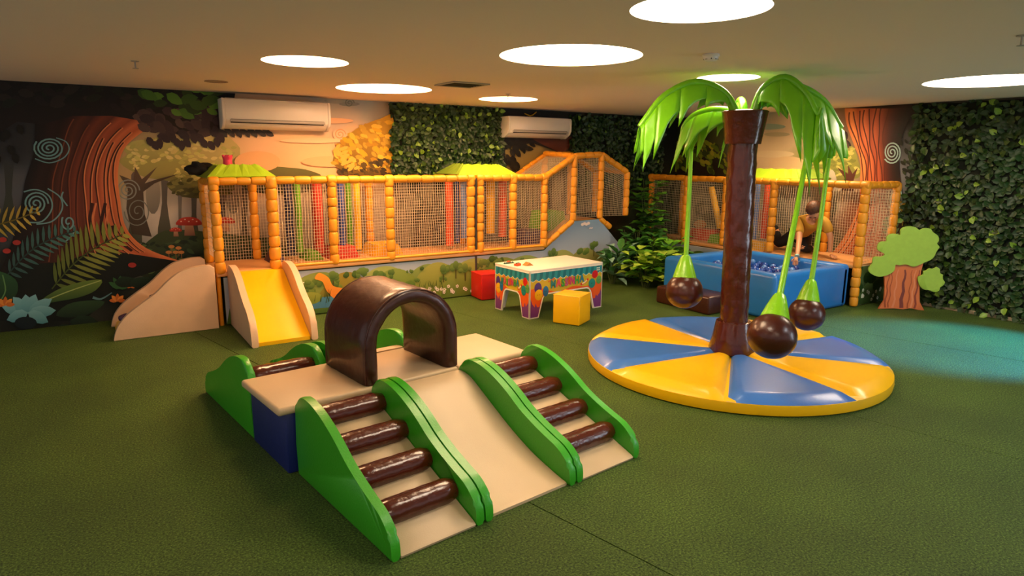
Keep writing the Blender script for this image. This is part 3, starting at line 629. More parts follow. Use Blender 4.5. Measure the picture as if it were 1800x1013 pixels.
for x, z, s_ in [(5.73, .81, .07), (5.83, .75, .03)]:
    for k in range(4): G.blob((x+(k-1.5)*s_*.5, z+(k % 2)*s_*.15), s_*.4, s_*.3, hx('#e8d8d4'))
G.build('printed_landscape', M['gloss_print'], bp)
# lime roofs on the rails
def roof(parent, a0, a1, y0, y1, z0, z1, ins, along='x', colour='roofg', name='roof'):
    f = (lambda u, v, z: (u, v, z)) if along == 'x' else (lambda u, v, z: (v, u, z))
    N = 10; B_ = []
    base = [(a0, y0), (a1, y0), (a1, y1), (a0, y1)]; top = [(a0+ins, y0+ins*1.1), (a1-ins, y0+ins*1.1), (a1-ins, y1-ins*1.1), (a0+ins, y1-ins*1.1)]
    for i in range(4):
        j = (i+1) % 4; V = []; F = []
        for k in range(N+1):
            t = k/N; V.append(f(base[i][0]*(1-t)+base[j][0]*t, base[i][1]*(1-t)+base[j][1]*t, z0)); V.append(f(top[i][0]*(1-t)+top[j][0]*t, top[i][1]*(1-t)+top[j][1]*t, z1+.008*math.sin(k*2.3)))
        for k in range(N): F.append((2*k, 2*k+2, 2*k+3, 2*k+1))
        o = mesh(name, V, F, M[colour] if i != 3 else M['roofd'], parent); sm = o.modifiers.new('s', 'SOLIDIFY'); sm.thickness = .012
roof(pa, 1.02, 1.66, YF-.02, YB+.05, ZR+.035, 1.60, .13)
roof(pa, 3.84, 4.70, YF+.1, YB+.05, ZR+.035, 1.61, .17)

# things hung or lying inside the left platform
def hang(x, y, z0, z1, r, m, label, flat=1):
    o = tube('hanging_foam_roll', [(x, y, z0), (x+.004, y, (z0+z1)/2), (x, y, z1)], r, M[m], None, 14)
    tag(o, label, 'foam roll', 'foam rolls hanging inside the netted platforms')
def ipx(xp, y): return un(xp, 380, 'y', y).x
for xp, y, z0, z1, r, m, lab in [
    (508, 7.4, .62, ZR-.02, .05, 'tuben', 'dark navy foam roll hanging left of the narrow lime roll'), (524, 7.35, .64, ZR-.02, .035, 'tubeg', 'narrow lime green foam roll hanging behind the net'),
    (558, 7.4, .62, ZR-.02, .06, 'tuber', 'red foam roll hanging left of a bead post'), (580, 7.42, .62, ZR-.02, .035, 'tuben', 'thin dark navy foam roll right behind the bead post'),
    (600, 7.35, .66, ZR-.02, .04, 'tubeb', 'blue foam roll hanging left of the olive one'), (614, 7.4, .62, ZR-.02, .035, 'tubeg', 'green foam roll hanging beside the bright yellow roll'),
    (628, 7.3, .64, ZR-.02, .04, 'tubey', 'bright yellow foam roll hanging in the left platform'), (790, 7.35, .60, ZR-.02, .05, 'tubeo', 'orange foam roll hanging left of the paired bead posts'),
    (803, 7.42, .62, ZR-.02, .035, 'tubeb', 'dark blue foam roll just right of the orange roll'), (815, 7.35, .68, ZR-.02, .04, 'tubel', 'pale blue foam roll nearest the paired bead posts'),
    (862, 7.35, .72, ZR-.02, .055, 'tubey', 'wide yellow foam roll right of the paired bead posts'), (883, 7.38, .66, ZR-.02, .055, 'tubeo', 'orange-red foam roll beside the wide yellow one')]:
    hang(ipx(xp, y), y, z0, z1, r, m, lab)
def wedge(name, lo, hi, m, label, cat='foam block'):
    o = prism(name, [(lo[0], lo[2]), (lo[0]+.06, hi[2]), (hi[0]-.06, hi[2]), (hi[0], lo[2])], lambda a, b, t: (a, lo[1]+t, b), hi[1]-lo[1], M[m], None, .015)
    tag(o, label, cat, 'foam blocks inside the netted platforms')
wedge('foam_hurdle', (2.0, 7.25, ZD), (2.2, 7.6, ZD+.1), 'tubeg', 'low lime foam hurdle lying on the left deck')
wedge('foam_hurdle', (2.25, 7.2, ZD), (2.6, 7.6, ZD+.14), 'tuber', 'low red foam hurdle lying on the left deck')
wedge('foam_hurdle', (2.75, 7.15, ZD), (3.12, 7.6, ZD+.13), 'tubey', 'low yellow foam hurdle lying on the left deck')
wedge('foam_hurdle', (1.62, 7.3, ZD), (1.8, 7.6, ZD+.11), 'purple', 'dark purple foam lump at the slide opening')
wedge('foam_hurdle', (4.85, 7.2, ZD), (5.3, 7.6, ZD+.18), 'purple', 'dark violet foam hurdle at the foot of the humped bridge')
wedge('foam_hurdle', (5.2, 7.2, .72), (5.6, 7.6, .98), 'tubeg', 'lime foam hump on the rising bridge deck')
# black bundle and pink crown on the first roof
bm = bmesh.new(); bmesh.ops.create_icosphere(bm, subdivisions=3, radius=1)
for v in bm.verts:
    n_ = 1+.18*math.sin(v.co.x*6+v.co.z*4)+.12*math.sin(v.co.y*9+v.co.x*5)
    v.co = Vector((v.co.x*.13*n_, v.co.y*.12*n_, max(v.co.z, -.5)*.085*n_))
o = frombm('dark_bundle', bm, M['black'], None, True); o.location = (1.04, 7.55, 1.545); tag(o, 'lumpy black bundle lying at the left edge of the green roof', 'bundle')
pc = un(401, 296, 'y', 7.35)
n = 24; V = []; F = []
for z, r in ((0, .045), (.05, .042), (.085, .052)):
    for k in range(n): V.append((r*math.cos(2*PI*k/n), r*math.sin(2*PI*k/n), z+(.018 if z > .08 and k % 4 < 2 else 0)))
for i in range(2):
    for k in range(n): F.append((i*n+k, i*n+(k+1) % n, (i+1)*n+(k+1) % n, (i+1)*n+k))
V.append((0, 0, .06)); F += [(2*n+k, 2*n+(k+1) % n, 3*n) for k in range(n)]; F.append(tuple(range(n)))
o = mesh('pink_toy', V, F, M['pink'], None); o.location = (pc.x, 7.35, 1.602); tag(o, 'small pink crown-shaped toy on top of the green roof', 'toy')

# ------------------------------------------------------------------ netted platform along the right wall
XF, XB, YE = 7.5, 8.2, 4.13
pb = thing('netted_play_platform', 'raised play platform with orange bead posts behind the blue ball pit', 'play structure', (0, 0, 0))
ZD2, ZR2 = .50, 1.42
rbox('deck', (XF-.02, YE, ZD2-.05), (XB+.08, 7.5, ZD2), M['deck'], pb, .012)
for y, z0 in [(7.52, ZD2), (6.80, ZD2-.06), (6.08, ZD2), (5.32, ZD2), (YE, .0)]: beads('post', (XF, y, z0+.01), (XF, y, ZR2+.03), pb, .05, .125)
for y in (7.52, 6.1, 5.0): beads('post', (XB, y, ZD2), (XB, y, ZR2), pb, .045, .13)
beads('post', (XB-.02, YE, .02), (XB-.02, YE, ZR2+.02), pb, .045, .125)
for a, b_ in [(7.52, 6.80), (6.80, 6.08), (6.08, 5.32), (5.32, YE)]: beads('top_rail', (XF, a-.04, ZR2), (XF, b_+.04, ZR2), pb, .043, .15)
for y in (7.52, 5.32, YE): beads('rail_joint', (XF, y-.05, ZR2), (XF, y+.05, ZR2), pb, .052, .1)
beads('top_rail', (XF+.06, YE, ZR2), (XB, YE, ZR2), pb, .043, .14)
beads('top_rail', (XB, YE+.05, ZR2-.02), (XB, 7.52, ZR2-.02), pb, .04, .16)
for a, b_ in [(7.52, 6.80), (6.80, 6.08), (6.08, 5.32)]: net([(XF, a, ZD2), (XF, b_, ZD2), (XF, b_, ZR2), (XF, a, ZR2)], pb)
for a, b_ in [(7.52, 6.1), (6.1, 5.0), (5.0, YE)]: net([(XB, a, ZD2), (XB, b_, ZD2), (XB, b_, ZR2), (XB, a, ZR2)], pb, (.034, .036))
net([(XF, YE, ZD2), (XB, YE, ZD2), (XB, YE, ZR2), (XF, YE, ZR2)], pb)
bp2 = rbox('base_panel', (XF+.03, YE-.012, .01), (XB+.06, YE+.01, ZD2-.02), M['white'], pb, .002)
G = Paint((0, YE-.0125, 0), (1, 0, 0), (0, 0, 1), (0, -1, 0)); G.local = True; G.lim = (XF+.032, XB+.058, .012, ZD2-.022)
G.poly([(XF, 0), (XB+.1, 0), (XB+.1, .5), (XF, .5)], hx('#6c8450'), hx('#26401c')); G.lay()
for i in range(14): G.blob((rnd.uniform(XF, XB), rnd.uniform(.1, .5)), .1, .07, hx(rnd.choice(['#3a5a28', '#5c7a40', '#2c4a20', '#7c9a58'])), hx('#1f3a18'), 14); G.k += .1
for i in range(14):
    x, z = rnd.uniform(XF+.1, XB), rnd.uniform(.05, .2)
    for k in range(5): G.blob((x+.014*math.cos(k*1.256), z+.014*math.sin(k*1.256)), .009, .009, hx('#d8dcc8'), None, 6)
G.build('printed_landscape', M['gloss_print'], bp2)
fp = rbox('base_panel', (XF-.015, 5.8, .01), (XF+.005, 7.5, ZD2-.06), M['white'], pb, .002)
G = Paint((XF-.0155, 0, 0), (0, -1, 0), (0, 0, 1), (-1, 0, 0)); G.local = True; G.lim = (-7.5, -5.8, .012, ZD2-.062)
G.poly([(-7.5, 0), (-5.8, 0), (-5.8, .44), (-7.5, .44)], hx('#a8b4c4'), hx('#5c7a30')); G.lay()
for i in range(12): G.blob((rnd.uniform(-7.4, -5.9), rnd.uniform(.1, .36)), .16, .09, hx(rnd.choice(['#6c8438', '#8a9c48', '#55702c'])), hx('#3c5a22'), 16); G.k += .1
G.build('printed_landscape', M['gloss_print'], fp)
roof(pb, 5.02, 5.95, XF+.05, XB+.05, ZR2+.035, 1.57, .16, 'y')
def ipy(xp, x, yp=400): return un(xp, yp, 'x', x).y
hang(7.85, ipy(1325, 7.85), .6, ZR2-.02, .05, 'tubel', 'pale blue foam roll hanging just right of the palm trunk')
hang(7.9, ipy(1343, 7.9), .62, ZR2-.02, .04, 'tubeo', 'orange foam roll hanging behind the ball pit')
ya, yb_ = un(1250, 335, 'x', 7.85), un(1266, 402, 'x', 7.85)
tag(tube('hanging_foam_roll', [ya+Vector((0, 0, .05)), yb_], .045, M['tubey'], None, 14), 'slanting yellow foam roll left of the palm trunk', 'foam roll', 'foam rolls hanging inside the netted platforms')
wedge('foam_hurdle', (7.52, 5.42, ZD2), (7.72, 5.72, ZD2+.12), 'tubey', 'yellow foam hurdle beside the bead post at the ball pit')
wedge('foam_hurdle', (7.6, 6.15, ZD2), (7.9, 6.45, ZD2+.12), 'tubeg', 'lime foam hurdle left of the palm trunk on the right deck')
wedge('foam_hurdle', (7.7, 6.45, ZD2), (8.0, 6.9, ZD2+.16), 'tuber', 'red foam hurdle at the left end of the right deck')

# ------------------------------------------------------------------ beige slides at the left end of the platform
t = thing('climbing_ramp', 'beige foam climbing ramp with purple holds in front of the great painted trunk', 'ramp', (0, 0, 0))
prof = [(.10, 0), (.115, .06), (.15, .14), (.23, .235), (.34, .318), (.475, .412), (.59, .52), (.705, .60), (.85, .638), (.97, .642), (1.005, .615), (1.005, .30), (1.005, 0)]
sp = catmull(prof[:10], 4)+prof[10:]
for y in (6.9, 7.50): prism('side_panel', sp, lambda a, b, q, y=y: (a, y+q, b), .07, M['pale'], t, .022, 3)
prism('slope', [(.13, 0), (.15, .05), (.40, .22), (.70, .43), (1.0, .54), (1.0, 0)], lambda a, b, q: (a, 6.965+q, b), .54, M['yellow'], t, .006)
for x, z, y in [(.24, .115, 7.1), (.22, .11, 7.32), (.42, .24, 7.12), (.50, .29, 7.3), (.62, .375, 7.15)]:
    bm = bmesh.new(); bmesh.ops.create_icosphere(bm, subdivisions=2, radius=.055)
    for v in bm.verts: v.co = Vector((v.co.x*1.1+x, v.co.y*1.2+y, v.co.z*.75*(1+.15*math.sin(v.co.x*80))+z+.012))
    frombm('climbing_hold', bm, M['purple'], t, True)
t = thing('foam_slide', 'yellow foam slide with beige wavy sides leading down from the platform', 'slide', (1.13, 6.99, 0))
prof2 = [(-.99, 0), (-.985, .08), (-.95, .20), (-.85, .30), (-.73, .36), (-.60, .44), (-.45, .55), (-.30, .615), (-.14, .635), (-.04, .62), (0, .57), (0, .3), (0, 0)]
sp = catmull(prof2[:10], 4)+prof2[10:]
for x in (0, .535): prism('side_panel', sp, lambda a, b, q, x=x: (x+q, a, b), .06, M['pale'], t, .02, 3)
prism('chute', [(-.96, 0), (-.96, .035), (-.90, .06), (-.5, .29), (-.1, .535), (0, .55), (0, 0)], lambda a, b, q: (.062+q, a, b), .471, M['yellow'], t, .005)

# ------------------------------------------------------------------ soft play climbing set in the foreground
SA = math.radians(6.6); SO = Vector((.948, 2.372, 0))
def SW(u, v, z=0): return SO+Vector((u*math.cos(SA)-v*math.sin(SA), u*math.sin(SA)+v*math.cos(SA), z))
PF = [(0, 0), (.004, .07), (.03, .125), (.10, .18), (.20, .215), (.31, .255), (.42, .305), (.52, .365), (.62, .415), (.73, .455), (.84, .475), (.93, .468), (.985, .43), (1.02, .36), (1.02, .18), (1.02, 0)]
PF = catmull(PF[:14], 3)+PF[14:]
def rz(v): return .018+.345*min(v, 1.0)
def log_mesh(r, ln):
    bm = bmesh.new(); n = 20; m_ = 14; V = []
    for i in range(m_+1):
        x = ln*i/m_; e = min(i, m_-i); f = .80 if e == 0 else (.95 if e == 1 else 1.0)
        for k in range(n):
            q = 2*PI*k/n; rr = r*f*(1+.018*math.sin(5*q+i*1.7)+.014*math.sin(9*q-i*2.3))
            V.append(bm.verts.new((x, rr*math.cos(q)*1.05, rr*math.sin(q)*.96)))
    for i in range(m_):
        for k in range(n): bm.faces.new((V[i*n+k], V[i*n+(k+1) % n], V[(i+1)*n+(k+1) % n], V[(i+1)*n+k]))
    bm.faces.new(V[:n][::-1]); bm.faces.new(V[-n:]); return bm
def steps_unit(name, label, u0, v0, flip, wd):
    rzt = SA+(PI if flip else 0); t = thing(name, label, 'climbing ramp', SW(u0, v0), rzt, 'log climbing ramps of the soft play set')
    for x in (0, wd-.045): prism('side_panel', PF, lambda a, b, q, x=x: (x+q, a, b), .045, M['green'], t, .014, 3)
    prism('ramp', [(.005, 0), (.0, .012), (.012, .022), (1.0, rz(1.0)), (1.0, 0)], lambda a, b, q: (.047+q, a, b), wd-.094, M['cream'], t, .004)
    for k, v in enumerate((.20, .425, .655, .89)):
        o = frombm('log', log_mesh(.064, wd-.09), M['brown'], t, 'angle'); o.location = (.045, v, rz(v)+.025)
    return t
steps_unit('log_ramp', 'green-sided ramp with brown padded logs nearest the camera on the left', -.005, 0, False, .495)
steps_unit('log_ramp', 'green-sided ramp with brown padded logs on the right, nearest the round ride', 1.11, 0, False, .505)
steps_unit('log_ramp', 'green-sided log ramp behind the left cream platform, sloping away from the camera', .455, 2.66, True, .495)
def slide_unit(label, u0, v0, flip, wd):
    t = thing('soft_slide', label, 'slide', SW(u0, v0), SA+(PI if flip else 0), 0)
    for x in (0, wd-.045): prism('side_panel', PF, lambda a, b, q, x=x: (x+q, a, b), .045, M['green'], t, .014, 3)
    surf = catmull([(.02, .015), (.10, .03), (.30, .085), (.50, .17), (.70, .275), (.86, .36), (.94, .382), (1.0, .385)], 4)
    prism('chute', [(.02, 0)]+surf+[(1.0, 0)], lambda a, b, q: (.047+q, a, b), wd-.094, M['cream'], t, .004)
    return t
slide_unit('cream slide between green wavy sides, running from the brown tunnel toward the camera', .50, 0, False, .60)
slide_unit('cream slide seen through the brown tunnel, running away from the camera', 1.08, 2.66, True, .58)
for nm, u0, u1, lab in [('left', -.09, .485, 'cream-topped navy block beside the log ramp at the far left of the set'), ('mid', .49, 1.07, 'cream-topped navy block carrying the brown tunnel'), ('right', 1.075, 1.65, 'cream-topped navy block right of the brown tunnel')]:
    t = thing('platform_block', lab, 'foam block', SW(u0, 1.03), SA, 'cream-topped navy platform blocks'); wd = u1-u0
    rbox('body', (.045, .02, 0), (wd-.02, .58, .345), M['navy'], t, .012)
    rbox('top_pad', (0, 0, .345), (wd, .60, .392), M['cream'], t, .018, 3)
# tunnel
t = thing('arch_tunnel', 'glossy dark brown padded arch tunnel on the middle platform', 'tunnel', SW(.755, 1.05, .393), SA)
Ro, Ri, leg = .325, .235, .215
def arch_sec(r):
    return [(-r, 0), (-r, leg*.5)]+[(-r*math.cos(PI*k/20), leg+r*math.sin(PI*k/20)) for k in range(21)]+[(r, leg*.5), (r, 0)]
sec_o, sec_i = arch_sec(Ro), arch_sec(Ri)
bm = bmesh.new(); D = .56; rows = []
ys = [0, .012, .04]+[.04+(D-.08)*k/8 for k in range(1, 8)]+[D-.04, D-.012, D]
def ins(y): e = min(y, D-y); return .022 if e < .006 else (.008 if e < .02 else 0)
for j, y in enumerate(ys):
    a = []; b_ = []
    for i in range(len(sec_o)):
        o_, n_ = Vector(sec_o[i]), Vector(sec_i[i]); d = (o_-n_).normalized(); k = ins(y)
        edge = 1 if j in (1, 2, len(ys)-3, len(ys)-2) else .4
        wr_ = (.0035*math.sin(i*5.1+j*3)+.0025*math.sin(i*8.7))*edge
        oo, nn = o_-d*(k-wr_), n_+d*(k-wr_*.5)
        a.append(bm.verts.new((oo.x, y, max(oo.y, 0)))); b_.append(bm.verts.new((nn.x, y, max(nn.y, 0))))
    rows.append((a, b_))
ns = len(sec_o)
for j in range(len(ys)-1):
    for q in (0, 1):
        for i in range(ns-1): bm.faces.new((rows[j][q][i], rows[j][q][i+1], rows[j+1][q][i+1], rows[j+1][q][i]))
    for i in (0, ns-1): bm.faces.new((rows[j][0][i], rows[j+1][0][i], rows[j+1][1][i], rows[j][1][i]))
for j in (0, len(ys)-1):
    for i in range(ns-1): bm.faces.new((rows[j][0][i], rows[j][0][i+1], rows[j][1][i+1], rows[j][1][i]))
frombm('padded_arch', bm, M['brown2'], t, True)
for y in (.012, D-.012): tube('piping', [(p[0]*1.0, y, max(p[1], .004)) for p in arch_sec(Ro-.008)], .006, M['brown2'], t, 6)

# ------------------------------------------------------------------ palm tree ride
PC = Vector((4.479, 3.46, 0)); RD = 1.215
t = thing('palm_ride', 'palm tree spinning ride with a round yellow and blue padded base', 'ride', PC)
lathe('base', [(RD-.03, .0), (RD-.01, .01), (RD-.005, .04), (RD-.01, .082), (RD-.03, .09), (.02, .09)], M['yellow'], t, 72, (0, 0, 0), 30)
for s_ in range(8):
    a0 = math.radians(37+45*s_)+.006; a1 = a0+math.radians(45)-.012; bm = bmesh.new(); nr, na = 14, 14; G_ = []
    for i in range(nr+1):
        row = []
        for j in range(na+1):
            fr = i/nr; r_ = .13+(RD-.012-.13)*fr; a = a0+(a1-a0)*j/na
            er = min((1-fr)*(RD-.13), 9); ea = min(j/na, 1-j/na)*(a1-a0)*r_
            d = min(er, ea, .07)/.07; z = .084+.046*math.sqrt(max(0, 1-(1-d)**2))
            row.append(bm.verts.new((r_*math.cos(a), r_*math.sin(a), z)))
        G_.append(row)
    for i in range(nr):
        for j in range(na): bm.faces.new((G_[i][j], G_[i+1][j], G_[i+1][j+1], G_[i][j+1]))
    frombm('padded_wedge', bm, M['blue'] if s_ % 2 == 0 else M['yellow'], t, True)
lathe('trunk_foot', [(.185, .112), (.19, .13), (.165, .24), (.145, .355), (.14, .37), (.12, .375)], M['brown'], t, 32)
bm = bmesh.new(); n = 28; m_ = 46; V = []
for i in range(m_+1):
    z = .36+(1.86-.36)*i/m_
    for k in range(n):
        q = 2*PI*k/n; rr = .112*(1+.02*math.sin(3*q+z*21)*math.sin(z*13)+.018*math.sin(7*q-z*37)+.012*math.sin(11*q+z*60))
        if abs((z % .5)-.02) < .018: rr += .004
        V.append(bm.verts.new((rr*math.cos(q)-.02*(z-.36), rr*math.sin(q)+.013*(z-.36), z)))
for i in range(m_):
    for k in range(n): bm.faces.new((V[i*n+k], V[i*n+(k+1) % n], V[(i+1)*n+(k+1) % n], V[(i+1)*n+k]))
frombm('trunk', bm, M['brown'], t, True)
TX, TY = -.03, .02
lathe('trunk_crown', [(.125, 1.825), (.138, 1.82), (.142, 1.84), (.175, 2.055), (.18, 2.07), (.165, 2.078), (.02, 2.07)], M['brown'], t, 32, (TX, TY, 0))
FH = Vector((CF.x, CF.y, 0)).normalized(); RH = Vector((FH.y, -FH.x, 0))
def palm_frond(label, ang, reach, rise, drop, wide, teeth, seed, lt=.20, dr=.97):
    rg = random.Random(seed); d = (RH*math.cos(ang)+FH*math.sin(ang)).normalized(); sd = Vector((-d.y, d.x, 0)); base = Vector((TX, TY, 2.02))
    P = []; N = 24
    ctl = [(.06, 0), (reach*.22, rise*.72), (reach*.5, rise), (reach*.78, rise*.60), (reach*.95, -drop*.25), (reach, -drop)]
    pc_ = catmull(ctl, 5); path = [base+d*a+Vector((0, 0, b)) for a, b in pc_]; n = len(path)
    f_ = tube('frond', path, [.036*(1-.45*i/(n-1)) for i in range(n)], M['palm'], t, 10)
    f_['label'] = label
    for s_ in (-1, 1):
        V = []; F = []; k_ = 5; m_ = teeth*k_; rows_ = []
        def row(p, full, tooth):
            sh = sd*s_*(.03+.0*tooth)
            V.extend([p+sh*.4, p+sh+full*.12, p+sh+full*.36, p+sh*1.1+full*max(.56, tooth*.78), p+sh*1.1+full*tooth])
        for i in range(m_+1):
            u = .16+.84*i/m_; x = u*(n-1); j = min(int(x), n-2); p = path[j].lerp(path[j+1], x-j)
            wv = wide*(.28+.72*min(1, max(0, (u-.16)/.5))**1.1)*(1 if u < .78 else 1-.55*(u-.78)/.22)
            tan = (path[min(j+1, n-1)]-path[max(j-1, 0)]).normalized()
            full = sd*s_*wv*lt+Vector((0, 0, -1))*wv*dr+tan*(wv*.16)+d*(.012*math.sin(i*1.7+seed))
            idx = len(V); ph = (i % k_)/k_
            if i == 0: row(p, full, .62); rows_.append((idx, idx))
            elif i % k_ == 0: row(p, full, 1.0); row(p, full, .60); rows_.append((idx, idx+5))
            else: row(p, full, .60+.40*ph**1.6); rows_.append((idx, idx))
        for i in range(m_):
            a, b_ = rows_[i][1], rows_[i+1][0]
            for c_ in range(4): F.append((a+c_, b_+c_, b_+c_+1, a+c_+1))
        bl = mesh('frond_blade', V, F, M['palm'], f_, True); sm = bl.modifiers.new('s', 'SOLIDIFY'); sm.thickness = .006
    return path
palm_frond('long frond arching out to the left', math.radians(190), .87, .26, .08, .40, 5, 1)
palm_frond('frond drooping behind the trunk top', math.radians(128), .60, .08, .10, .40, 4, 2)
palm_frond('broad frond drooping toward the camera', math.radians(-36), .56, .29, -.06, .56, 4, 3, .28)
palm_frond('frond arching out to the right', math.radians(10), .86, .25, .06, .46, 4, 4, .26)
palm_frond('short frond pointing away', math.radians(80), .6, .16, .06, .36, 4, 5)

def coconut(label, ctr, top, R_, lean):
    t = thing('hanging_coconut', label, 'hanging toy', ctr, 0, 'brown coconut swings of the palm ride'); up = Vector(top)-Vector(ctr)
    q = up.normalized().to_track_quat('Z', 'Y')
    prof_ = [(R_*math.cos(-PI/2+PI*k/16)*(1.0 if k < 8 else .98), R_*.94*math.sin(-PI/2+PI*k/16)) for k in range(17)]; prof_[0] = (0.0005, prof_[0][1]); prof_[-1] = (.0005, prof_[-1][1])
    o = lathe('ball', prof_, M['coco'], t, 28, wob=.012); o.rotation_mode = 'QUATERNION'; o.rotation_quaternion = q
    o2 = lathe('sleeve', [(R_*.60, R_*.70), (R_*.62, R_*.74), (R_*.44, R_*1.35), (R_*.26, R_*1.85), (R_*.16, R_*1.95)], M['sleeve'], t, 14, wob=.08); o2.rotation_mode = 'QUATERNION'; o2.rotation_quaternion = q
    a = up.normalized()*R_*1.8; tube('cord', [a, a.lerp(up, .5)+Vector((.006, 0, 0)), up], [.022, .019, .017], M['sleeve'], t, 8)
for lab, cp, tp, dpt, dt, R_ in [('brown coconut hanging left of the palm trunk', (1203, 512), (1217, 205), 5.75, 5.7, .163), ('brown coconut nearest the camera, just right of the palm trunk', (1357, 591), (1425, 238), 4.4, 4.95, .163), ('brown coconut hanging farthest right under the palm', (1418, 552), (1458, 272), 5.5, 5.5, .150)]:
    coconut(lab, EYE+ray(*cp)*dpt, EYE+ray(*tp)*dt, R_, 0)

# ------------------------------------------------------------------ ball pit
PX0, PX1, PY0, PY1, PH, PT = 6.05, 7.47, 4.19, 5.80, .50, .16
t = thing('ball_pit', 'square blue padded ball pit with blue balls before the right platform', 'ball pit')
rbox('wall', (PX0, PY0, 0), (PX0+PT, PY1, PH), M['pitblue'], t, .05, 4); rbox('wall', (PX1-PT, PY0, 0), (PX1, PY1, PH+.005), M['pitblue'], t, .05, 4)
rbox('wall', (PX0+.02, PY0, 0), (PX1-.02, PY0+PT, PH-.003), M['pitblue'], t, .05, 4); rbox('wall', (PX0+.02, PY1-PT, 0), (PX1-.02, PY1, PH-.003), M['pitblue'], t, .05, 4)
rbox('pit_floor', (PX0+.1, PY0+.1, .0), (PX1-.1, PY1-.1, .04), M['pitblue'], t, .01)
bmb = bmesh.new(); bmesh.ops.create_icosphere(bmb, subdivisions=3, radius=.038); BM = []
for k in ('ball', 'ball2', 'ball3'):
    me = bpy.data.meshes.new('ball'); bmb.to_mesh(me); me.polygons.foreach_set('use_smooth', [True]*len(me.polygons)); me.materials.append(M[k]); BM.append(me)
placed = []
cols = ['blue', 'pale blue', 'dark blue']; cnt = 0
for i in range(1600):
    x, y = rnd.uniform(PX0+PT+.04, PX1-PT-.04), rnd.uniform(PY0+PT+.04, PY1-PT-.04)
    if all((x-a)**2+(y-b_)**2 > .077**2 for a, b_, c_ in placed):
        z = .375+.02*math.sin(x*7)*math.cos(y*6)+rnd.uniform(-.02, .02); k = rnd.choice((0, 0, 1, 2)); placed.append((x, y, z))
        o = link(bpy.data.objects.new('pit_ball', BM[k])); o.location = (x, y, z); tag(o, '%s plastic ball lying in the ball pit' % cols[k], 'ball', '%s balls in the ball pit' % cols[k])
rbox('ball_bed', (PX0+PT-.01, PY0+PT-.01, .04), (PX1-PT+.01, PY1-PT+.01, .345), M['ball'], t, .005)
t = rbox('foam_step', (5.66, 4.72, 0), (6.04, 5.52, .205), M['brown2'], None, .025, 3); tag(t, 'low dark brown foam step against the ball pit, behind a coconut', 'step')

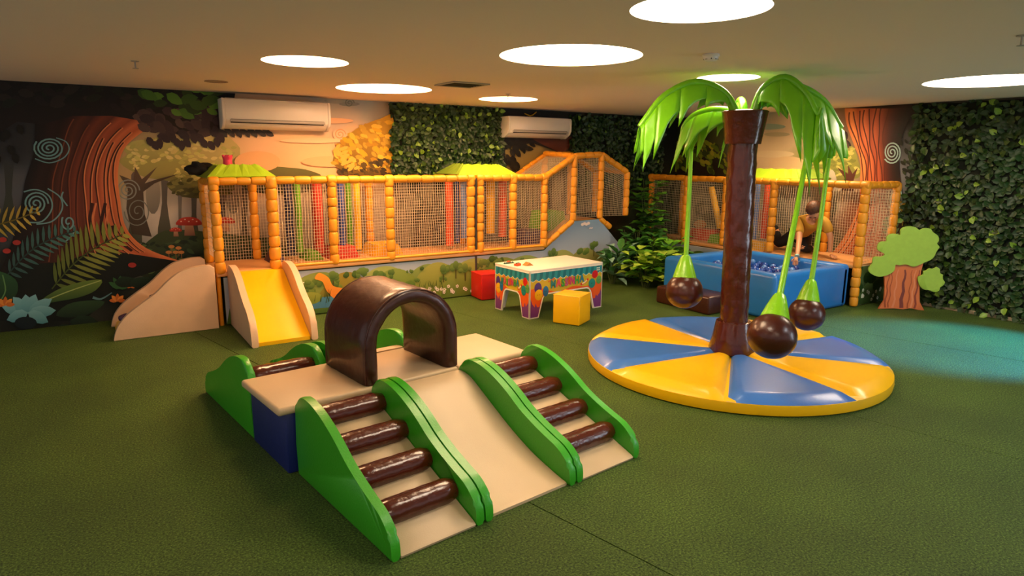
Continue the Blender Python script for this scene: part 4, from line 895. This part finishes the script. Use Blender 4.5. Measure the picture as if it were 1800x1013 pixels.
# ------------------------------------------------------------------ printed play table and stools
TA = math.radians(3.5); TO = Vector((3.866, 5.597, 0)); TW, TD, TH_ = 1.065, .64, .53
t = thing('play_table', 'white play table with colourful printed sides reading MASSINHA', 'table', TO, TA)
rbox('table_top', (0, 0, TH_-.02), (TW, TD, TH_), M['white'], t, .004)
def side_out(w_, h_, l0, l1, oh):
    c = .05
    return [(0, 0), (0, h_), (w_, h_), (w_, 0), (w_-l0, 0), (w_-l1, oh-c), (w_-l1-.015, oh-.018), (w_-l1-c, oh), (l1+c, oh), (l1+.015, oh-.018), (l1, oh-c), (l0, 0)]
def table_side(w_, fn, org, eu, en, l0, l1, oh):
    s_ = prism('side_panel', side_out(w_, TH_-.02, l0, l1, oh), fn, .022, M['white'], t, .002)
    g = Paint(org, eu, (0, 0, 1), en, .0004); g.local = True; b_ = .014; h_ = TH_-.02
    # inset print area with the same cut-out, split in convex columns by painting colour fields clipped to it
    def inside(x): 
        lo = b_
        if x < l0-b_ or x > w_-l0+b_: return lo
        xx = min(x, w_-x)
        if xx < l1-b_: return lo+max(0, (xx-(l0-b_))/max(1e-6, (l1-l0))*(oh-.05))
        if xx < l1+.05: return oh-.05+b_+(.05)*math.sin(min(1, (xx-l1+b_)/(.05+b_))*PI/2)
        return oh+b_
    nx = 90; X = [b_+(w_-2*b_)*i/nx for i in range(nx+1)]
    def field(fl_, fh_, c, c2=None):
        i0 = len(g.V); g2 = []
        for x in X:
            lo_ = max(inside(x), fl_(x)); hi_ = max(lo_, min(h_-b_, fh_(x))); g.raw([(x, lo_), (x, hi_)], c); g.C += [c2 or c, c]
        for i in range(nx): g.F.append((i0+2*i, i0+2*i+2, i0+2*i+3, i0+2*i+1))
        g.lay()
    sc = lambda x: h_-.08-.024*abs(math.sin(x/.085*PI))
    field(lambda x: 0, lambda x: 9, hx('#c8a81e'), hx('#d0b02c'))
    field(lambda x: 0, lambda x: .27+.02*math.sin(x*13)+.05*abs(x/w_-.5)*2, hx('#e8641c'), hx('#d84a1c'))
    field(lambda x: 0, lambda x: .12+.05*max(0, math.sin(x*92))**2+.05*max(0, math.sin(x*31+1)), hx('#7c3c7c'), hx('#6a2f70'))
    field(lambda x: sc(x)-.006, lambda x: 9, hx('#e8e0c0'))
    n_ = int(w_/.0425)
    field(sc, lambda x: 9, hx('#2f8f98'))
    for i in range(n_):
        if i % 2:
            x0 = b_+(w_-2*b_)*i/n_; x1 = b_+(w_-2*b_)*(i+1)/n_; g.poly([(x0, h_-b_), (x1, h_-b_), (x1-.012, sc(x1)+.004), (x0-.012 if i else x0, sc(x0)+.004)], hx('#1f6f7c'))
    g.lay()
    W1 = w_/TW
    for (x, z, rx, rz_, c, c2) in [(.105, .33, .05, .06, '#4c3488', '#3c2a70'), (.115, .255, .055, .06, '#e8b81c', '#d8a01c'), (.205, .285, .04, .058, '#2a7cae', '#1c5f94'), (.885, .40, .046, .046, '#d82020', '#c01818'), (.845, .30, .052, .056, '#2a8f86', '#1f7a74'), (.945, .33, .042, .048, '#6ca050', '#508c40')]:
        g.blob((x*w_, z), rx*(W1*.5+.5), rz_, hx(c), hx(c2), 20); g.k += .5
    for (x, z) in [(.115, .255), (.205, .285), (.845, .30), (.945, .33)]:
        for q in (-.012, .012): g.blob((x*w_+q, z), .004, .005, hx('#1c1410'), None, 8)
    g.lay()
    g.stroke([(.68*w_, .305), (.74*w_, .32), (.79*w_, .36)], .012, hx('#d83020'), 3); g.lay(); g.stroke([(.70*w_, .312), (.735*w_, .322), (.77*w_, .345)], .009, hx('#f0dca0'), 3); g.stroke([(.235*w_, .385), (.32*w_, .415)], .008, hx('#d86a28'))
    if W1 > .9:
        for r_ in range(2):
            for k in range(3): g.stroke([((.905+.017*k)*w_, h_-.04-.022*r_), ((.917+.017*k)*w_, h_-.04-.022*r_)], .007, hx('#e8f0ea'))
    pr_ = g.build('print', M['gloss_print'], s_)
    # lettering
    word = 'MASSINHA'; cl = ['#2f7f7a', '#d84a5c', '#3f9a3c', '#b84a7c', '#d83a2c', '#c83a6c', '#3f9a3c', '#2f7f9a']; sx = .043*(W1*.35+.65)*1.12; x = .27*w_ if W1 > .9 else .20*w_
    eu = Vector(eu); en = Vector(en)
    L_ = []
    for k, ch in enumerate(word):
        cu = bpy.data.curves.new('letter', 'FONT'); cu.body = ch; cu.size = .115*(W1*.3+.7); cu.extrude = .0004; cu.offset = .006
        tmp = bpy.data.objects.new('letter', cu); COL.objects.link(tmp)
        dg = bpy.context.evaluated_depsgraph_get(); me = bpy.data.meshes.new_from_object(tmp.evaluated_get(dg)); bpy.data.objects.remove(tmp)
        xs_ = [v.co.x for v in me.vertices]
        for v in me.vertices: v.co.x -= min(xs_)
        L_.append((ch, me, max(xs_)-min(xs_)))
    gap = .006; fs = (w_*(.46 if W1 > .9 else .52)-gap*7)/sum(l[2] for l in L_)
    for k, (ch, me, wdt) in enumerate(L_):
        me.materials.clear(); me.materials.append(mat('letter_%s_%d' % (ch, k), cl[k], .4))
        o = link(bpy.data.objects.new('letter', me), s_); z0 = .315+.006*math.sin(k*1.9)+.02*(k/8)
        p_ = Vector(org)+eu*x+Vector((0, 0, z0))+en*.008
        o.matrix_local = Matrix(((eu.x*fs, 0, en.x, p_.x), (eu.y*fs, 0, en.y, p_.y), (0, 1, 0, p_.z), (0, 0, 0, 1)))
        x += wdt*fs+gap
table_side(TW, lambda a, b, q: (a, q, b), (0, -.0004, 0), (1, 0, 0), (0, -1, 0), .13, .185, .25)
table_side(TD, lambda a, b, q: (q, TD-a, b), (-.0004, TD, 0), (0, -1, 0), (-1, 0, 0), .13, .175, .26)
for y in (TD-.022,): prism('side_panel', side_out(TW, TH_-.02, .13, .185, .25), lambda a, b, q: (a, TD-.022+q, b), .022, M['white'], t, .002)
prism('side_panel', side_out(TD, TH_-.02, .13, .175, .26), lambda a, b, q: (TW-.022+q, a, b), .022, M['white'], t, .002)
tt = lambda x, y, z: TO+Vector((x*math.cos(TA)-y*math.sin(TA), x*math.sin(TA)+y*math.cos(TA), z))
M['tan'] = mat('tan_toy_card', '#b8782c', .5); M['tealtoy'] = mat('teal_toy', '#3c6c54', .5)
o = prism('toy_roof_block', [(0, 0), (.05, .035), (.1, 0)], lambda a, b, q: (a, q, b), .08, M['tan'], None, .002); o.location = tt(.15, .26, TH_); tag(o, 'tan wedge-shaped toy block on the white play table', 'toy block')
t2 = thing('toy_block', 'small orange toy block with dark studs on the white play table', 'toy block', tt(.06, .30, TH_), .3)
rbox('body', (0, 0, 0), (.07, .05, .025), M['tubeo'], t2, .004)
for k in range(3): lathe('stud', [(.008, .025), (.008, .033), (.001, .034)], M['tealtoy'], t2, 10, (.014+.021*k, .025, 0))
t2 = thing('toy_comb', 'thin dark green toy strip at the back left of the play table', 'toy block', tt(.03, .50, TH_), 0)
rbox('bar', (0, 0, 0), (.13, .02, .01), M['tealtoy'], t2, .002)
for k in range(6): rbox('tooth', (.006+.021*k, .003, .01), (.014+.021*k, .015, .02), M['tealtoy'], t2, .001)
o = rbox('toy_block', (0, 0, 0), (.035, .03, .022), M['tubeo'], None, .004); o.location = tt(.11, .54, TH_); tag(o, 'tiny red toy block at the back left of the play table', 'toy block')
def stool(label, m, loc, rot, s=.3, h=.31):
    t = thing('cube_stool', label, 'stool', loc, rot, 'square padded stools')
    rbox('body', (-s/2, -s/2, .004), (s/2, s/2, h), M[m], t, .012, 3)
    k = s/2-.004
    tube('piping', [(-k, -k, h-.006), (k, -k, h-.006), (k, k, h-.006), (-k, k, h-.006), (-k, -k, h-.006)], .006, M[m], t, 6)
stool('yellow padded cube stool in front of the play table', 'yellow', (4.195, 5.285, 0), math.radians(28)); stool('red padded cube stool left of the play table', 'red', (4.06, 6.80, 0), math.radians(-4), .3, .32)

# ------------------------------------------------------------------ flat tree cut-out
ta_, tb_ = Vector((7.66, 3.9, 0)), Vector((8.12, 3.63, 0)); te = Vector((.76, -.65, 0)); tn = Vector((-te.y, te.x, 0))
CAN = [(-0.023, 0.649), (-0.114, 0.691), (-0.122, 0.759), (-0.083, 0.792), (-0.023, 0.792), (-0.03, 0.843), (0.017, 0.881), (0.094, 0.882), (0.13, 0.868), (0.123, 0.927), (0.161, 0.96), (0.228, 0.972), (0.298, 0.961), (0.346, 0.927), (0.385, 0.953), (0.471, 0.949), (0.493, 0.916), (0.569, 0.869), (0.585, 0.811), (0.563, 0.785), (0.604, 0.743), (0.575, 0.701), (0.557, 0.641), (0.528, 0.599), (0.455, 0.565), (0.39, 0.531), (0.323, 0.51), (0.233, 0.539), (0.166, 0.522), (0.113, 0.53), (0.112, 0.462), (0.073, 0.428), (0.025, 0.402), (-0.043, 0.385), (-0.113, 0.394), (-0.187, 0.437), (-0.197, 0.488), (-0.156, 0.539), (-0.163, 0.598), (-0.123, 0.619), (-0.062, 0.612)]
TRK = [(-0.015, 0.0), (0.044, 0.1), (0.034, 0.256), (0.007, 0.402), (0.071, 0.445), (0.131, 0.55), (0.251, 0.56), (0.456, 0.58), (0.434, 0.462), (0.444, 0.256), (0.465, 0.099), (0.535, 0.0), (0.461, 0.002), (0.37, 0.025), (0.284, 0.003), (0.178, 0.012)]
SML = [(0.399, 0.394), (0.457, 0.419), (0.451, 0.462), (0.493, 0.471), (0.516, 0.497), (0.561, 0.488), (0.601, 0.514), (0.643, 0.488), (0.645, 0.445), (0.686, 0.428), (0.685, 0.385), (0.721, 0.342), (0.701, 0.299), (0.668, 0.281), (0.665, 0.238), (0.606, 0.224), (0.55, 0.247), (0.498, 0.247), (0.44, 0.282), (0.413, 0.333)]
t = thing('tree_cutout', 'cartoon tree cut from board, green cloud crown and orange trunk, before the ivy wall', 'tree cut-out', ta_)
cf = lambda o_: (lambda a, b, q: te*(a*.91)+tn*(o_+q)+Vector((0, 0, b)))
tr_ = prism('trunk', TRK, cf(.0), .025, M['cutb'], t, .002)
prism('crown', catmull(CAN, 3, True), cf(-.022), .02, M['cutg'], t, .003); prism('small_crown', catmull(SML, 3, True), cf(-.022), .02, M['cutg'], t, .003)
g = Paint((0, 0, 0), te, (0, 0, 1), -tn, .0006); g.local = True
for x, w_, c in [(.10, .008, '#a04c28'), (.16, .012, '#d8845c'), (.25, .022, '#7c3c34'), (.33, .008, '#a04c28'), (.37, .012, '#dc8a60'), (.41, .012, '#8c4030'), (.06, .01, '#9c4a28')]:
    g.stroke([(x*.91+.008*math.sin(k*1.7+x*30)+(.02*(x-.25) if k < 2 else 0), .02+.5*k/10) for k in range(10)], w_, hx(c), 0, w_*.4); g.k += .2
g.build('bark_print', M['gloss_print'], tr_)

# ------------------------------------------------------------------ ivy walls
def leaf_mesh(name, m, fold=.16, w_=.34):
    V = [(0, 0, 0), (-w_, .35, fold), (-w_*.8, .7, fold*.8), (0, 1, -.05), (w_*.8, .7, fold*.8), (w_, .35, fold), (0, .35, 0), (0, .7, .02)]
    F = [(0, 6, 1), (1, 6, 7, 2), (2, 7, 3), (0, 5, 6), (5, 4, 7, 6), (4, 3, 7)]
    me = bpy.data.meshes.new(name); me.from_pydata(V, [], F); me.polygons.foreach_set('use_smooth', [True]*len(F)); me.materials.append(m); return me
LB, LM = leaf_mesh('leaf', M['leafb']), leaf_mesh('leaf', M['leafm'])
def ivy(label, org, eu, en, W_, H_, z0, nb, nd, size):
    eu, en = Vector(eu), Vector(en); rg = random.Random(int(W_*100))
    t = thing('ivy_wall', label, 'ivy panel', org)
    def place():
        u, z = rg.uniform(.0, W_), z0+rg.uniform(.0, H_)
        return u, z
    back = mesh('backing', [eu*0+Vector((0, 0, z0)), eu*W_+Vector((0, 0, z0)), eu*W_+Vector((0, 0, z0+H_)), Vector((0, 0, z0+H_))]+[p+en*.012 for p in (eu*0+Vector((0, 0, z0)), eu*W_+Vector((0, 0, z0)), eu*W_+Vector((0, 0, z0+H_)), Vector((0, 0, z0+H_)))], [(0, 1, 2, 3), (4, 5, 6, 7), (0, 1, 5, 4), (1, 2, 6, 5), (2, 3, 7, 6), (3, 0, 4, 7)], M['backing'], t)
    def frame(u, z, out):
        s_ = size*rg.uniform(.65, 1.2); an = rg.uniform(-2.6, 2.6)+PI; tip = eu*math.sin(an)+Vector((0, 0, math.cos(an))); tip = (tip+en*rg.uniform(.15, .75)).normalized()
        nrm = (en-tip*en.dot(tip)+eu*rg.uniform(-.3, .3)); nrm = (nrm-tip*nrm.dot(tip)).normalized(); sx = tip.cross(nrm)
        p = eu*u+Vector((0, 0, z))+en*out
        return Matrix(((sx.x*s_, tip.x*s_, nrm.x*s_, p.x), (sx.y*s_, tip.y*s_, nrm.y*s_, p.y), (sx.z*s_, tip.z*s_, nrm.z*s_, p.z), (0, 0, 0, 1)))
    V = []; F = []; base = [v.co.copy() for v in LM.vertices]; polys = [tuple(p.vertices) for p in LM.polygons]
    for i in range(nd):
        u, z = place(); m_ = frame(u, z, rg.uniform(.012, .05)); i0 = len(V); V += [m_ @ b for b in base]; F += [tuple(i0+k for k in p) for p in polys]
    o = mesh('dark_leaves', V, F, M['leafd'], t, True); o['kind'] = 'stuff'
    for i in range(nb):
        u, z = place(); o = bpy.data.objects.new('leaf', LB if rg.random() < .3 else LM); COL.objects.link(o); o.parent = t; o.matrix_local = frame(u, z, rg.uniform(.045, .075))
ivy('tall dark green ivy panel covering the right wall behind the tree cut-out', (XW-.004, 4.07, 0), (0, -1, 0), (-1, 0, 0), 3.4, 2.30, .04, 300, 5200, .085)
ivy('square dark green ivy panel on the left wall between the two air conditioners', (3.27, YW-.004, 0), (1, 0, 0), (0, -1, 0), 1.62, .95, 1.40, 260, 2200, .075)
ivy('dark ivy panel in the corner right of the second air conditioner', (6.07, YW-.004, 0), (1, 0, 0), (0, -1, 0), 1.9, 1.05, 1.27, 120, 1900, .075)
struct(rbox('baseboard_right', (XW-.02, -2, 0), (XW-.001, 4.07, .04), M['basewood'], None, .003))

# ------------------------------------------------------------------ leafy plants in the corner
def bush(label, ctr, n, hgt, spread, lm, size, seed, up=.6, wid=.34, stems=6, fold=.16, top=None):
    rg = random.Random(seed); t = thing('leafy_plant', label, 'plant', ctr, 0, 'leafy plants in the corner'); lms = [leaf_mesh('leaf', M[k], fold, wid) for k in lm]
    tips = []
    for s_ in range(stems):
        a = 2*PI*s_/stems+rg.uniform(-.4, .4); r_ = spread*rg.uniform(.2, .75); h_ = hgt*rg.uniform(.55, .95)
        P = [Vector((r_*.15*math.cos(a), r_*.15*math.sin(a), 0)), Vector((r_*.5*math.cos(a), r_*.5*math.sin(a), h_*.55)), Vector((r_*math.cos(a), r_*math.sin(a), h_))]
        tube('stem', P, [.009, .007, .004], M['stem'], t, 5); tips.append(P)
    for i in range(n):
        P = tips[i % stems]; u = rg.uniform(.12, 1)**.8; p = P[0].lerp(P[1], min(1, u*2)) if u < .5 else P[1].lerp(P[2], u*2-1)
        a = rg.uniform(0, 2*PI); d = Vector((math.cos(a), math.sin(a), up*rg.uniform(-.5, 1.2))).normalized(); s_ = size*rg.uniform(.7, 1.2)
        nrm = Vector((0, 0, 1))+Vector((math.cos(a), math.sin(a), 0))*rg.uniform(-.2, .6); nrm = (nrm-d*nrm.dot(d)).normalized(); sx = d.cross(nrm)
        q = p+d*spread*rg.uniform(.05, .35)
        o = bpy.data.objects.new('leaf', rg.choice(lms)); COL.objects.link(o); o.parent = t
        o.matrix_local = Matrix(((sx.x*s_, d.x*s_, nrm.x*s_, q.x), (sx.y*s_, d.y*s_, nrm.y*s_, q.y), (sx.z*s_, d.z*s_, nrm.z*s_, q.z), (0, 0, 0, 1)))
bush('tall dark green climbing plant standing between the two netted platforms', (7.02, 7.05, 0), 170, 1.50, .22, ('bush1', 'bush1', 'bush2'), .19, 11, .2, .46, 9)
bush('mid green broad-leaved bush behind the ball pit corner', (6.75, 6.45, 0), 90, .72, .42, ('bush1', 'bush1', 'bush2'), .2, 12, .4, .36, 8)
bush('light green bushy plant with yellowish leaves just left of the ball pit', (6.2, 6.25, 0), 110, .55, .40, ('bush1', 'bush3', 'bush3'), .20, 13, .35, .40, 8)
bush('blue-green spiky plant right of the play table', (6.0, 6.68, 0), 60, .50, .28, ('bush4', 'bush2'), .24, 14, .8, .2, 6)
bush('low dark bush between the spiky plant and the humped bridge', (6.5, 6.82, 0), 70, .78, .26, ('bush2',), .17, 15, .4, .36, 7)

# ------------------------------------------------------------------ air conditioners, ceiling fittings
def aircon(label, x0, x1, z0, z1, y1):
    t = thing('air_conditioner', label, 'air conditioner', (x0, y1, z0)); W_ = x1-x0; Hh = z1-z0; dp = .22
    prof_ = [(0, .0), (-.10, .0), (-dp+.03, .055), (-dp, .10), (-dp, Hh-.03), (-dp+.02, Hh), (0, Hh)]
    prism('body', prof_, lambda a, b, q: (.03+q, a, b), W_-.06, M['acwhite'], t, .004)
    for q0 in (0, W_-.03): prism('side_cover', [(0, -.005), (-.10, -.005), (-dp+.028, .052), (-dp-.004, .10), (-dp-.004, Hh-.02), (-dp+.015, Hh+.004), (0, Hh+.004)], lambda a, b, q, q0=q0: (q0+q, a, b), .03, M['acwhite'], t, .006)
    f = rbox('louvre', (.07, -dp-.006, .068), (W_-.07, -dp+.016, .095), M['acgrey'], t, .003)
    rbox('slot', (.08, -dp-.004, .088), (W_-.08, -dp+.01, .098), M['dark'], t, 0); rbox('slot', (.08, -dp+.012, .058), (W_-.08, -dp+.03, .068), M['dark'], t, 0)
    rbox('top_grille', (.04, -dp+.02, Hh), (W_-.04, -.02, Hh+.008), M['acgrey'], t, .002)
    rbox('indicator', (W_-.10, -dp-.003, .075), (W_-.08, -dp+.005, .082), M['dark'], t, 0)
    return t
aircon('white wall air conditioner on the left, above the painted trees', 1.30, 2.45, 1.98, 2.285, YW-.035)
aircon('white wall air conditioner on the right, beside the ivy square', 4.86, 5.92, 1.97, 2.24, YW-.035)
M['yp'] = mat('yellow_pipe', '#d0a020', .5)
tag(tube('cable', [(5.25, YW-.05, 2.30), (5.32, YW-.08, 2.27), (5.38, YW-.06, 2.285), (5.45, YW-.05, 2.33)], .008, M['yp'], None, 6), 'short yellow cable looped above the right air conditioner', 'cable')
t = thing('ceiling_vent', 'square grey ceiling vent between two round lights', 'vent', (3.03, 5.53, H), .0)
V_ = .19
for (x0, x1, y0, y1) in [(-V_, V_, -V_, -V_+.03), (-V_, V_, V_-.03, V_), (-V_, -V_+.03, -V_+.03, V_-.03), (V_-.03, V_, -V_+.03, V_-.03)]: rbox('frame', (x0, y0, -.012), (x1, y1, -.001), M['acgrey'], t, .002)
rbox('backing', (-V_+.02, -V_+.02, -.005), (V_-.02, V_-.02, -.001), M['dark'], t, 0)
for k in range(6): rbox('slat', (-V_+.03, -V_+.055+k*.05, -.010), (V_-.03, -V_+.068+k*.05, -.005), M['dark'], t, 0)
p = un(1250, 95, 'z', H); t = thing('smoke_detector', 'small white smoke detector on the ceiling left of the palm crown', 'smoke detector', p)
lathe('base', [(.052, -.001), (.055, -.012), (.05, -.018)], M['acwhite'], t, 24); lathe('sensor', [(.048, -.018), (.044, -.034), (.03, -.044), (.001, -.046)], M['acwhite'], t, 24)
for k in range(8): rbox('slit', (.036*math.cos(k*PI/4)-.008, .036*math.sin(k*PI/4)-.008, -.036), (.036*math.cos(k*PI/4)+.008, .036*math.sin(k*PI/4)+.008, -.028), M['dark'], t, .001)
for (q, lab) in [((237, 107), 'tiny metal sprinkler on the ceiling at the far left'), ((893, 165), 'tiny metal sprinkler behind the smallest ceiling light'), ((1797, 62), 'tiny metal sprinkler at the right edge of the photo'), ((1178, 22), 'tiny metal sprinkler beside the nearest ceiling light')]:
    p = un(*q, 'z', H)
    if q[0] == 1178: continue
    t = thing('sprinkler', lab, 'sprinkler', p, 0, 'ceiling sprinklers')
    lathe('flange', [(.028, -.001), (.026, -.006), (.008, -.007)], M['acgrey'], t, 16); tube('stem', [(0, 0, -.006), (0, 0, -.05)], .005, M['acgrey'], t, 8); lathe('deflector', [(.001, -.05), (.02, -.051), (.02, -.054), (.001, -.055)], M['acgrey'], t, 12)
p = un(380, 143, 'z', H); t = thing('unlit_downlight', 'small unlit round downlight on the ceiling above the left air conditioner', 'downlight', p)
M['dimc'] = mat('dull_cover', '#a08468', .7)
lathe('ring', [(.10, -.001), (.10, -.006), (.085, -.008), (.083, -.001)], M['dimc'], t, 32); lathe('cover', [(.083, -.002), (.001, -.003)], M['dimc'], t, 32)

# ------------------------------------------------------------------ child leaning over the ball pit
def skin(name, pts, edges, m, parent, sub=2):
    me = bpy.data.meshes.new(name); me.from_pydata([p[:3] for p in pts], edges, []); me.materials.append(m)
    o = link(bpy.data.objects.new(name, me), parent); o.modifiers.new('skin', 'SKIN')
    for i, p in enumerate(pts):
        r = p[3]; me.skin_vertices[0].data[i].radius = (r, r) if not isinstance(r, tuple) else r
        me.skin_vertices[0].data[i].use_root = (i == 0)
    o.modifiers['skin'].use_smooth_shade = True
    s_ = o.modifiers.new('sub', 'SUBSURF'); s_.levels = sub; s_.render_levels = sub
    return o
t = thing('person', 'child in mustard T-shirt and black trousers leaning over the ball pit edge', 'person', (0, 0, 0))
pel, spi, che, nec = (7.95, 5.22, .70), (7.83, 5.06, .83), (7.70, 4.90, .94), (7.60, 4.80, 1.00)
hb, hm, ht = (7.545, 4.765, 1.025), (7.49, 4.735, 1.07), (7.50, 4.73, 1.14)
shR, elR, wrR = (7.63, 5.02, .94), (7.45, 4.87, .72), (7.26, 4.755, .535)
shL, elL, wrL = (7.66, 4.67, .95), (7.68, 4.60, .76), (7.68, 4.59, .575)
hpR, knR, anR, toR = (7.96, 5.32, .68), (7.86, 5.46, .57), (8.06, 5.62, .73), (8.03, 5.66, .80)
hpL, knL, anL, toL = (7.98, 5.12, .67), (7.72, 4.98, .575), (8.02, 5.05, .545), (8.12, 5.08, .54)
P_ = [(*pel, .10), (*spi, .095), (*che, .105), (*nec, .045), (*hb, .055), (*hm, .085), (*ht, .075),
      (*shR, .05), (*elR, .036), (*wrR, .024), (*shL, .05), (*elL, .036), (*wrL, .024),
      (*hpR, .075), (*knR, .055), (*anR, .036), (*toR, .03), (*hpL, .075), (*knL, .055), (*anL, .036), (*toL, .03)]
E_ = [(0, 1), (1, 2), (2, 3), (3, 4), (4, 5), (5, 6), (2, 7), (7, 8), (8, 9), (2, 10), (10, 11), (11, 12), (0, 13), (13, 14), (14, 15), (15, 16), (0, 17), (17, 18), (18, 19), (19, 20)]
skin('body', P_, E_, M['skin'], t)
lp = lambda a, b, k: tuple(a[i]+(b[i]-a[i])*k for i in range(3))
skin('shirt', [(*lp(pel, spi, .35), .118), (*spi, .112), (*che, .122), (*lp(che, nec, .6), .075), (*shR, .066), (*lp(shR, elR, .5), .062), (*lp(shR, elR, .72), .06), (*shL, .066), (*lp(shL, elL, .5), .062), (*lp(shL, elL, .72), .06)], [(0, 1), (1, 2), (2, 3), (2, 4), (4, 5), (5, 6), (2, 7), (7, 8), (8, 9)], M['shirt'], t)
skin('trousers', [(*lp(pel, spi, .25), .115), (*pel, .118), (*hpR, .09), (*knR, .068), (*lp(knR, anR, .9), .05), (*hpL, .09), (*knL, .068), (*lp(knL, anL, .9), .05)], [(0, 1), (1, 2), (2, 3), (3, 4), (1, 5), (5, 6), (6, 7)], M['trous'], t)
for a, b_ in ((anR, toR), (anL, toL)): skin('shoe', [(*a, .042), (*lp(a, b_, .5), .045), (*b_, .034)], [(0, 1), (1, 2)], M['black'], t)
# hair cap and face; the face looks down into the pit
hc = Vector((7.495, 4.733, 1.095)); fd = Vector((-.36, -.12, -.92)).normalized(); upv = (Vector((-.45, 0, 1))-fd*fd.dot(Vector((-.45, 0, 1)))).normalized(); rt = fd.cross(upv)
bm = bmesh.new(); bmesh.ops.create_icosphere(bm, subdivisions=4, radius=1)
for v in bm.verts:
    x, y, z = v.co; k = 1+.03*math.sin(x*22+z*9)+.02*math.sin(y*31)
    if y > .35 and z < .45: k *= .80            # open at the face
    if z < -.35: k *= .82
    v.co = hc+rt*(x*.098*k)+fd*(y*.108*k-.012)+upv*(z*.108*k+.012)
frombm('hair', bm, M['hair'], t, True)
def dot(name, p, r, m, sc=(1, 1, 1)):
    bm = bmesh.new(); bmesh.ops.create_icosphere(bm, subdivisions=2, radius=r)
    for v in bm.verts: v.co = p+rt*v.co.x*sc[0]+fd*v.co.y*sc[1]+upv*v.co.z*sc[2]
    return frombm(name, bm, M[m], t, True)
face = dot('face', hc+fd*.028-upv*.02, .078, 'skin', (.98, 1.0, 1.12))
for s_ in (-1, 1):
    dot('eye', hc+fd*.098+rt*.03*s_-upv*.005, .009, 'eye', (1.2, .5, .8)); dot('ear', hc+rt*.088*s_-upv*.01-fd*.005, .024, 'skin', (.4, .7, 1.1)); dot('eyebrow', hc+fd*.1+rt*.03*s_+upv*.014, .012, 'hair', (1.3, .4, .3))
dot('nose', hc+fd*.108-upv*.03, .014, 'skin', (.8, 1, 1)); dot('mouth', hc+fd*.096-upv*.06, .016, 'red', (1.2, .35, .3))
def hand(w0, dirn, side, palm_n):
    w0 = Vector(w0); d = Vector(dirn).normalized(); n_ = Vector(palm_n); n_ = (n_-d*n_.dot(d)).normalized(); s_ = d.cross(n_)*side; pts = [(*w0, .022), (*(w0+d*.035), .026), (*(w0+d*.062), .024)]; ed = [(0, 1), (1, 2)]
    for k, (off, ln) in enumerate([(-.026, .042), (-.009, .052), (.009, .05), (.025, .038)]):
        b_ = w0+d*.065+s_*off; i0 = len(pts); pts += [(*b_, .0085), (*(b_+d*ln*.55+n_*.004), .008), (*(b_+d*ln+n_*.016), .0065)]; ed += [(2, i0), (i0, i0+1), (i0+1, i0+2)]
    i0 = len(pts); b_ = w0+d*.03-s_*.026; pts += [(*b_, .010), (*(b_+d*.022-s_*.018), .009), (*(b_+d*.042-s_*.024+n_*.008), .007)]; ed += [(1, i0), (i0, i0+1), (i0+1, i0+2)]
    skin('hand', pts, ed, M['skin'], t, 1)
hand(wrR, (-.35, -.08, -.75), 1, (.6, .2, -.4)); hand((wrL[0]-.005, wrL[1]-.01, .545), (-.45, -.9, -.12), -1, (0, 0, -1))
tube('wristband', [Vector(wrR)+Vector((.014, .009, .014)), Vector(wrR)+Vector((.002, .002, .002))], .028, M['band'], t, 14)
